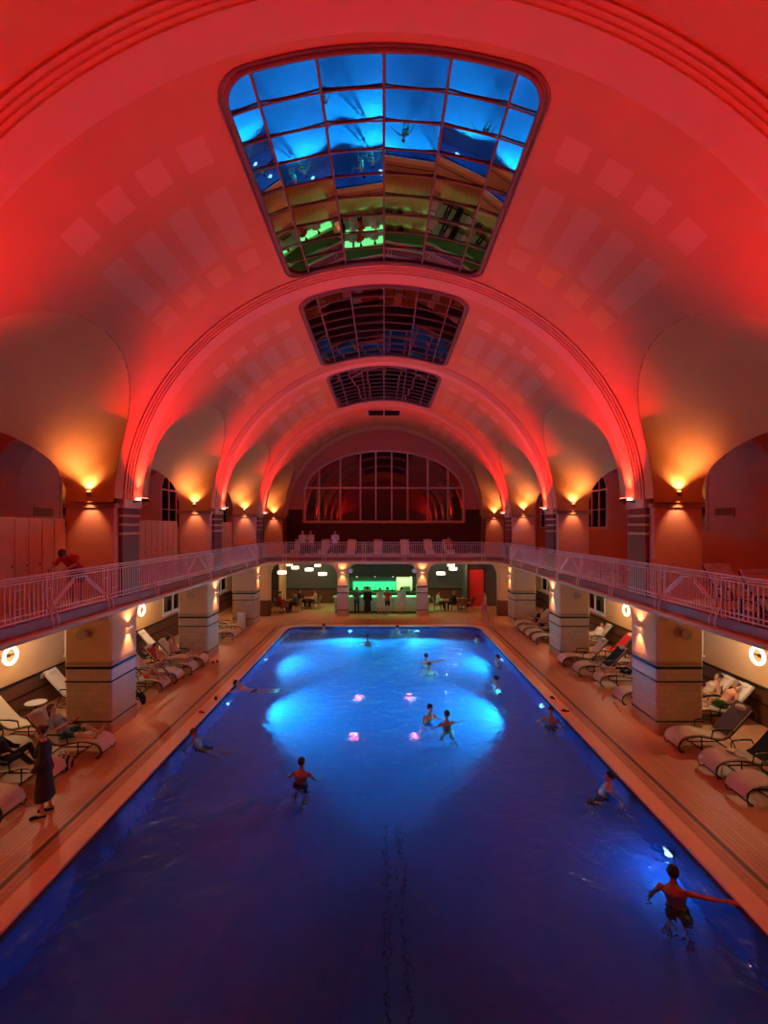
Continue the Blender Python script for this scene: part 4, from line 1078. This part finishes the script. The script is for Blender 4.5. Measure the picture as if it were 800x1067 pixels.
swim('bather low in the water in the far right corner of the pool', 4.75, 24.4, 120, P_stand(z=.74, torso=(0,.05,1), aL=((-.6,.5,-.5),(.1,1,.1)), aR=((.6,.5,-.5),(-.1,1,.1))), (('trunks', c_black),), 'dark', vox=.016)

# ------------------------------------------------------------------ loungers, towels, people on the deck
NR = 'people on the loungers'
# right side, bay nearest to the viewer
p = lounger(1, 8.33, 12.35, 'cream lounger with a grey towel over its back, in front of the nearest right pillar')
towel(p, 0, 5, t_grey, 'grey towel hung over the lounger beside the nearest right pillar', hang=.25)
p = lounger(1, 8.40, 11.10, 'cream lounger with a black towel over its back, between two others at right')
towel(p, 0, 6, t_black, 'black towel hung over the back of the middle right lounger', hang=.35)
towel(p, 7, 9, t_white, 'small crumpled white towel on the seat of the middle right lounger', -.2, .1)
p = lounger(1, 8.30, 10.05, 'cream lounger closest to the viewer at the right edge, with dark green cloth')
towel(p, 1, 8, t_green, 'dark green towel spread on the lounger closest to the viewer at right', -.3, .3)
bag(8.0, 9.25, 0, c_red, 'red and dark bag on the deck at the right frame edge', rz=.4)
MBs = thing('book', 'open brown book lying on the middle right lounger', 'book', (8.05, 11.12, .50), R(40))
MB().bbox(-.11, 0, -.08, .08, 0, .02, .004).bbox(.0, .11, -.08, .08, 0, .02, .004).build('pages', c_cream, MBs); MB().box(-.115, .115, -.085, .085, -.005, 0).build('cover', mat('book cover', (110,64,44), .6), MBs)
p = lounger(1, 9.72, 14.05, 'lounger by the right wall carrying the bather in green shorts')
towel(p, 0, 9, t_white, 'white towel under the bather in green shorts')
person('man in green shorts reclining on a white towel behind the nearest right pillar', P_recline(aR=((.5,.1,-.5),(-.5,.3,.9)), lL=((-.14,.85,.5),(.04,.6,-.8)), lR=((.14,.97,.15),(-.04,.98,-.12))), (9.72, 14.05, 0), R(90), (('shorts', c_green),), 'grey', 'short', vox=.012, group=NR)
p = lounger(1, 9.72, 14.8, 'lounger by the right wall half hidden behind the nearest right pillar')
person('woman with dark hair reclining, half hidden behind the nearest right pillar', P_recline(lL=((-.14,.8,.6),(.04,.5,-.85)), lR=((.14,.8,.6),(-.04,.5,-.85))), (9.72, 14.8, 0), R(90), (('swimsuit', c_cream),), 'dark', 'bun', fem=True, vox=.013, group=NR)
towel(p, 0, 5, t_white, 'white towel under the woman half hidden behind the right pillar')
# right side, second bay
lounger(1, 8.5, 15.55, 'empty lounger showing only its foot end behind the nearest right pillar')
p = lounger(1, 8.60, 17.3, 'lounger holding a bather with outstretched red-lit legs, right side')
person('bather lying with outstretched red-lit legs on a right side lounger', P_recline(), (8.6, 17.3, 0), R(90), (('shorts', c_black),), 'dark', vox=.013, skin=SKIN2, group=NR)
p = lounger(1, 8.30, 18.45, 'lounger with black clothes heaped on its seat, right side second bay')
towel(p, 1, 6, t_black, 'black towel on the back of the lounger next to the heaped clothes'); towel(p, 6, 9, t_pattern, 'patterned dark cloth on the seat of a right side lounger', -.2, .24)
lounger(1, 8.15, 19.68, 'empty cream lounger in front of the second right pillar')
bag(8.75, 18.95, 0, c_black, 'black bag on the floor between two right side loungers')
lounger(1, 9.8, 18.9, 'cream lounger in the back row by the right wall, in front of the red one')
p = lounger(1, 9.72, 20.6, 'lounger in the back row at right covered by a red towel')
towel(p, 0, 8, t_red, 'bright red towel on a back row lounger at right', -.29, .29)
p = lounger(1, 9.72, 22.6, 'back row lounger at right with a person in a white robe')
person('person in a white bathrobe reclining in the back row at right', P_recline(lL=((-.14,.85,.5),(.04,.6,-.8)), lR=((.14,.97,.15),(-.04,.98,-.12)), hem=.5), (9.72, 22.6, 0), R(90), (('robe', c_white),), 'dark', 'short', vox=.014, group=NR)
# right side, third bay
lounger(1, 8.2, 23.3, 'empty lounger just beyond the second right pillar')
p = lounger(1, 8.2, 24.35, 'lounger with a dark towel beyond the second right pillar'); towel(p, 1, 8, t_black, 'black towel on the lounger beyond the second right pillar')
lounger(1, 8.2, 25.4, 'lounger of the nearer one of two bathers lying beyond the second right pillar')
person('nearer of two bathers lying side by side beyond the second right pillar', P_recline(), (8.2, 25.4, 0), R(90), (('trunks', c_black),), 'dark', vox=.015, skin=SKIN2, group=NR)
lounger(1, 8.2, 26.55, 'lounger of the farther one of two bathers lying beyond the second right pillar')
person('farther of two bathers lying side by side beyond the second right pillar', P_recline(lL=((-.14,.85,.5),(.04,.6,-.8))), (8.2, 26.55, 0), R(90), (('swimsuit', c_navy),), 'brown', 'bun', fem=True, vox=.015, group=NR)
# left side, bay nearest to the viewer
p = lounger(-1, -8.25, 9.5, 'empty cream lounger in front at the left frame edge, with a red towel on it')
towel(p, 6, 9, t_red, 'folded red towel on the front left lounger', -.29, .05)
p = lounger(-1, -8.25, 10.75, 'lounger under the person in black at the left frame edge')
person('person in black clothes reclining on a lounger at the left frame edge', P_recline(aL=((-.3,.6,-.6),(.3,.9,.1)), lL=((-.14,.8,.55),(.04,.5,-.85)), lR=((.14,.9,.35),(-.04,.7,-.6))), (-8.25, 10.75, 0), R(-90), (('sweater', c_black), ('trousers', c_black)), 'brown', 'short', vox=.010, group=NR)
lounger(-1, -7.85, 12.05, 'lounger under the woman reading, in front of the nearest left pillar')
person('woman in a pale blue top reading on a lounger by the nearest left pillar', P_recline(torso=(0,-.56,.82), head=(.0,-.2,.95), aL=((-.35,.55,-.65),(.3,.8,.45)), aR=((.35,.55,-.65),(-.3,.8,.45)), lL=((-.14,.92,.33),(.04,.90,-.42)), lR=((.14,.97,.10),(-.04,.98,-.20))), (-7.85, 12.05, 0), R(-90), (('shirt', c_blue), ('shorts', c_teal)), 'brown', 'long', fem=True, vox=.009, group=NR)
b = thing('book', 'open red book held by the woman in the pale blue top', 'book', (-7.72, 12.05, .86), R(-90)); b.rotation_euler = (R(50), 0, R(-90))
MB().bbox(-.12, -.0, -.085, .085, 0, .015, .004).bbox(.0, .12, -.085, .085, 0, .015, .004).build('pages', c_white, b); MB().box(-.125, .125, -.09, .09, -.006, 0).build('cover', c_red, b)
o = bag(-7.55, 11.25, 0, t_pattern, 'patterned cloth bag on the deck behind the standing woman', .45, .3, .3, .3)
lounger(-1, -9.72, 12.95, 'empty cream lounger by the left wall, right one of its row')
lounger(-1, -9.72, 11.75, 'empty cream lounger by the left wall, middle of its row')
p = lounger(-1, -9.72, 10.55, 'cream lounger by the left wall at the frame edge with a folded red towel'); towel(p, 6, 8, t_red, 'folded red towel on the seat of a lounger by the left wall', -.2, .2)
t = thing('side_table', 'small round white side table by the left wall', 'table', (-10.3, 14.2, 0))
MB().lathe([(0,.46),(.27,.46),(.285,.475),(.27,.49),(0,.49)], n=28).build('table_top', m_white, t, True); MB().tube([(0,0,.02),(0,0,.46)], .025).build('column', m_black, t); MB().lathe([(0,0),(.18,0),(.17,.02),(0,.03)]).build('base', m_black, t)
p = lounger(-1, -9.72, 15.3, 'lounger with a white towel over its back, behind the nearest left pillar'); towel(p, 0, 6, t_white, 'white towel on the back of the lounger behind the nearest left pillar', hang=.15)
bag(-9.3, 14.62, 0, c_black, 'black bag on the floor beside the lounger behind the nearest left pillar', .4, .28, .34)
# left side, second bay
bag(-7.85, 15.35, 0, c_black, 'black bag on the deck just beyond the nearest left pillar', .42, .3, .36, .5)
bag(-7.72, 14.92, 0, c_cream, 'small cream bag beside the black bag beyond the nearest left pillar', .3, .24, .26)
lounger(-1, -8.5, 16.7, 'lounger on which a bather sits bent forward, left side')
person('bather sitting bent forward on a lounger beyond the nearest left pillar', dict(pelvis=(0,.10,.52), torso=(0,.62,.78), head=(0,.9,.45), aL=((-.15,.6,-.8),(.1,.8,-.6)), aR=((.15,.6,-.8),(-.1,.8,-.6)), lL=((-.25,.96,-.02),(.1,.1,-1)), lR=((.25,.96,-.02),(-.1,.1,-1))), (-8.3, 16.7, 0), R(-90), (('trunks', c_red),), 'blond', 'short', vox=.012, skin=SKIN2, group=NR)
lounger(-1, -8.4, 17.6, 'empty cream lounger between the sitting bather and the striped towel')
p = lounger(-1, -8.25, 18.6, 'lounger with a striped towel and a red cushion cloth, left side')
towel(p, 1, 6, t_red, 'red towel on the back of the lounger with the striped towel')
person('bather lying on a lounger under a striped towel, left side', P_recline(), (-8.25, 18.6, 0), R(-90), (('trunks', c_white),), 'brown', 'short', vox=.013, group=NR)
o = MB(); strip(o, [(y, z+.16) for y, z in ((-.1,.44),(.1,.47),(.3,.5),(.5,.5),(.68,.45))], -.27, .27, .03)
o = o.build('towel', t_stripe, smooth=True, loc=(-8.25, 18.6, 0)); o.rotation_euler = (0, 0, R(-90)); tag(o, 'striped towel spread over the legs of a bather, left side', 'towel')
lounger(-1, -8.2, 19.62, 'lounger in front of the second left pillar holding a bather with long legs')
person('bather stretching long legs on a lounger in front of the second left pillar', P_recline(aL=((-.3,-.2,.8),(.6,-.3,.5))), (-8.2, 19.62, 0), R(-90), (('shorts', c_grey),), 'dark', 'short', vox=.013, group=NR)
p = lounger(-1, -9.8, 18.2, 'back row lounger at left covered with a red towel'); towel(p, 3, 11, t_red, 'red towel spread on a back row lounger at left', -.28, .28)
p = lounger(-1, -9.72, 21.0, 'back row lounger at left with a white towel on its back'); towel(p, 0, 5, t_white, 'white towel on a back row lounger at left', hang=.1)
p = lounger(-1, -9.72, 19.6, 'back row lounger at left with a black towel'); towel(p, 1, 8, t_black, 'black towel on a back row lounger at left')
for i, (x, y) in enumerate(((-7.1, 20.0), (-7.02, 20.15))):
    pass
def slipper(x, y, z, m, label, rz=0, group=None):
    o = thing('slipper', label, 'slipper', (x, y, z), rz, group)
    MB().loft([[(.045*k*math.cos(a)*(1.15 if math.sin(a) > 0 else .85), .13*k*math.sin(a), h) for a in [2*PI*i/16 for i in range(16)]] for h, k in ((0,.96),(.008,1),(.02,1),(.026,.93))]).build('sole', m, o, True)
    MB().tube([(-.045,.0,.02),(-.03,.03,.055),(0,.05,.065),(.03,.03,.055),(.045,.0,.02)], .012, 6).build('strap', m, o, True)
slipper(-7.12, 20.0, 0, c_black, 'black slipper on the deck by the second left pillar, left of its pair', .9, 'black slippers on the left deck'); slipper(-6.98, 20.1, 0, c_black, 'black slipper on the deck by the second left pillar, right of its pair', .7, 'black slippers on the left deck')
slipper(-5.52, 15.75, .02, c_black, 'dark slipper on the left coping near the floating swimmer', .4); slipper(-5.55, 14.6, .02, c_red, 'red slipper on the left coping near the floating swimmer', 1.2)
slipper(5.55, 15.8, .02, c_black, 'dark slipper on the right coping, farther one', .4); slipper(5.55, 14.7, .02, c_black, 'dark slipper on the right coping, nearer one', 1.2)
# left side, third bay
lounger(-1, -8.4, 24.2, 'cream lounger seen between the second and third left pillars, nearer one'); lounger(-1, -8.4, 25.6, 'cream lounger seen between the second and third left pillars, farther one')
e = thing('waste_bin', 'white waste bin in front of the third left pillar', 'bin', (-8.05, 27.12, 0))
MB().bbox(-.2, .2, -.17, .17, 0, .72, .03).build('body', m_white, e); MB().bbox(-.21, .21, -.18, .18, .72, .78, .02).build('lid', m_white, e)

# ------------------------------------------------------------------ café furniture and guests
def chair_proto():
    e = thing('cafe_chair', 'chair', 'chair', (0,0,-60), 0, 'armchairs in the café')
    m = mat('chair upholstery', (150,100,74), .8)
    MB().bbox(-.25, .25, -.24, .26, .38, .46, .03).build('seat', m, e, True)
    MB().loft([[(x, -.26-.10*t+dy, .46+.42*t) for x, dy in ((-.24,.02),(-.12,-.02),(.12,-.02),(.24,.02),(.24,.07),(.12,.03),(-.12,.03),(-.24,.07))] for t in (0,.3,.6,.9,1)]).build('backrest', m, e, True)
    for sx in (-1, 1):
        MB().tube([(sx*.28,-.28,.60),(sx*.29,0,.64),(sx*.28,.2,.63),(sx*.27,.22,.40)], .018).build('armrest', m_wood2, e)
        for sy in (-1, 1): MB().tube([(sx*.22, sy*.2, .39), (sx*.26, sy*.24, 0)], [.02,.014]).build('leg', m_wood2, e)
    return e
CH = chair_proto(); cu = [False]
def chair(x, y, rz, label):
    if not cu[0]: cu[0] = True; CH.location = (x, y, 0); CH.rotation_euler = (0, 0, R(rz)); CH['label'] = label; return
    dup(CH, (x, y, 0), R(rz), label)
def cafe_table(x, y, label):
    t = thing('cafe_table', label, 'table', (x, y, 0), 0, 'round café tables')
    MB().lathe([(0,.70),(.33,.70),(.35,.715),(.33,.73),(0,.73)], n=28).build('table_top', mat('table top', (150,112,80), .35), t, True)
    MB().tube([(0,0,.02),(0,0,.70)], .03).build('column', m_black, t); MB().lathe([(0,0),(.24,0),(.22,.02),(0,.03)]).build('base', m_black, t)
    g = MB().lathe([(0,0),(.03,0),(.035,.1),(.03,.1),(.027,.01),(0,.01)], n=12).build('drinking_glass', mat('pale glass', (210,220,215), .1), smooth=True, loc=(x+.08, y-.05, .73))
    tag(g, 'small drinking glass on the ' + label, 'glass')
GC = 'guests seated in the café'
for i, (x, y, nm) in enumerate(((-6.35, 32.1, 'leftmost round café table'), (-5.3, 33.2, 'café table left of the bar'), (4.15, 32.3, 'café table right of the bar'), (5.3, 33.0, 'rightmost round café table'))):
    cafe_table(x, y, nm)
sits = [(-6.95, 31.9, -80, 'nearest café chair on the left', 'guest in a red top seated at the leftmost café table', c_red, 'dark'),
        (-5.85, 32.0, 75, 'café chair facing the leftmost table', 'guest in grey seated facing left at the leftmost café table', c_grey, 'brown'),
        (-5.9, 33.3, -90, 'café chair at the back on the left', 'guest in brown seated at the table left of the bar', c_brown, 'dark'),
        (-4.7, 33.1, 85, 'café chair close to the left bar column', 'guest in cream seated close to the left bar column', c_cream, 'brown'),
        (3.6, 32.3, -90, 'café chair close to the right bar column', 'guest in a white top seated close to the right bar column', c_white, 'dark'),
        (4.75, 32.2, 85, 'café chair on the right side with a guest in black', 'guest in black seated on the right side of the café', c_black, 'grey')]
for x, y, rz, cl, pl, m, hr in sits:
    chair(x, y, rz, cl)
    person(pl, P_sit(), (x, y, 0), R(rz), (('sweater', m), ('trousers', c_black)), hr, 'short', vox=.017, group=GC)
chair(5.85, 32.8, 60, 'empty café chair at the far right'); chair(5.3, 32.2, 10, 'empty café chair in front of the rightmost table'); chair(-6.5, 31.35, 20, 'empty café chair with its back to the pool, left side')
GB = 'guests standing at the bar'
def atbar(px, label, pose, wear, hair, style='short', fem=False, y=30.98, rz=0, sc=1.0, skin=None):
    person(label, pose, ((px-400)*y/500, y, 0), R(rz), wear, hair, style, sc, fem, .016, skin, GB)
BA = dict(aL=((-.2,.3,-1),(.1,.9,.1)), aR=((.2,.3,-1),(-.1,.9,.1)))
atbar(371.7, 'guest in a grey top and dark trousers at the left end of the bar', P_stand(**BA), (('shirt', c_grey), ('trousers', c_black)), 'dark')
atbar(382.8, 'tall guest in a long black robe at the bar', P_stand(hem=.7), (('robe', c_black),), 'dark', rz=-20, sc=1.05)
atbar(395.8, 'guest in a pale dress at the middle of the bar', P_stand(hem=.5, **BA), (('dress', c_cream),), 'blond', 'long', True, rz=15, sc=.95)
atbar(403.6, 'guest in a red shirt and black shorts at the bar', P_stand(aL=((-.4,.1,-1),(.3,.6,.3)), aR=((.3,.1,-1),(.1,.3,-1))), (('shirt', c_red), ('shorts', c_black)), 'dark', rz=-30)
atbar(418.5, 'guest in a cream bathrobe at the right end of the bar', P_stand(hem=.6, **BA), (('robe', c_cream),), 'dark', rz=10)
person('man in pink shorts walking on the deck beyond the far right corner of the pool', P_stand(lL=((-.03,.35,-1),(0,-.2,-1)), lR=((.03,-.2,-1),(0,-.4,-1)), aL=((-.15,-.3,-1),(0,.2,-1)), aR=((.15,.3,-1),(0,.5,-1))), (6.15, 29.2, .0), R(70), (('shorts', mat('pink shorts', (200,110,130), .8)),), 'brown', 'short', vox=.016)

# ------------------------------------------------------------------ gallery level
def lockers(y0, n, w, label, x=-8.62):
    e = thing('locker_bank', label, 'lockers', (x, y0, GZ))
    H = 2.2
    MB().bbox(-.5, -.02, 0, n*w, 0, H, .01).build('carcass', m_wood, e)
    for i in range(n):
        d = MB().bbox(-.02, .0, i*w+.012, (i+1)*w-.012, .06, H-.03, .006).build('door', m_wood, e)
        MB().lathe([(0,0),(.018,0),(.018,.02),(0,.025)], c=(0, (i+1)*w-.08, 1.05), axis='x', n=10).build('knob', m_black, d)
lockers(10.75, 5, .45, 'tall wooden locker bank on the left gallery before the nearest pier')
lockers(16.9, 7, .45, 'tall wooden locker bank on the left gallery before the second pier')
lockers(24.1, 7, .45, 'tall wooden locker bank on the left gallery before the third pier')
person('man bending over the left gallery railing in front of the lockers', dict(pelvis=(0,-.05,.90), torso=(.1,.72,.68), head=(.1,.9,.35), aL=((-.2,.7,-.6),(.2,.8,-.2)), aR=((.2,.7,-.6),(-.2,.8,-.2)), lL=((-.06,.10,-1),(0,-.08,-1)), lR=((.06,.10,-1),(0,-.08,-1))), (-7.86, 12.25, GZ), R(188), (('shirt', c_red), ('shorts', c_grey)), 'brown', 'short', vox=.011, skin=SKIN2)
GG = 'people on the far gallery'
for x, rz, lab, m, hr in ((-5.25, 175, 'left one of the pair talking on the far gallery', c_cream, 'dark'), (-4.72, 160, 'right one of the pair talking on the far gallery', c_cream, 'brown'), (-3.15, 190, 'person standing alone on the far gallery', c_white, 'dark')):
    person(lab, P_stand(), (x, 30.95, GZ), R(rz), (('shirt', m), ('trousers', c_grey)), hr, 'short', vox=.017, group=GG)
lg = 'loungers up on the gallery'
def glounger(x, y, rot, lab): return lounger(1, x, y, lab, rot, GZ, lg)
p = glounger(8.05, 10.75, PI/2, 'pale lounger on the right gallery, second from the frame edge'); 
towel(p, 5, 9, t_red, 'red towel on the seat of a pale right gallery lounger')
towel(p, 0, 6, t_white, 'white towel added to brighten the backrest of the pale right gallery lounger', -.29, .29)  # white cloth added to stand in for brightly lit backrest
p = glounger(7.78, 9.2, PI/2, 'pale lounger on the right gallery at the frame edge'); towel(p, 0, 6, t_white, 'white towel added to brighten the gallery lounger at the right frame edge', -.29, .29)  # second added white cloth, lightens this dim backrest too
p = glounger(8.3, 17.3, 0, 'lounger on the right gallery behind the railing, between the first two piers'); towel(p, 0, 9, t_red, 'red towel on the lounger between the first two right piers')
glounger(8.3, 24.6, 0, 'lounger on the right gallery between the second and third piers')
person('person seated at the right end of the far gallery', P_sit(pelvis=(0,-.1,.50)), (4.3, 31.9, GZ), R(180), (('shirt', c_red), ('shorts', c_grey)), 'dark', 'short', vox=.017, group=GG)
for i, x in enumerate((-5.8, -4.0, -2.2, -.4, 1.4, 3.0, 4.3)):
    lounger(1, x, 32.1, 'lounger on the far gallery, %s from the left' % ('first','second','third','fourth','fifth','sixth','last counting')[i], PI/2, GZ, 'loungers on the far gallery')
for sg, nm in ((-1, 'left'), (1, 'right')):
    e = thing('wall_plaque', 'small framed vent grille on the %s gallery wall' % nm, 'vent', (sg*(WX-.03), 15.2, EYE+.45))
    MB().box(-.02, .02, -.42, .42, -.14, .14).build('plate', m_wallred, e)
    a, b = sorted((-sg*.02, -sg*.035)); mb = MB()
    for i in range(6): mb.box(a, b, -.38, .38, -.11+i*.04, -.09+i*.04)
    mb.build('slats', m_black, e)
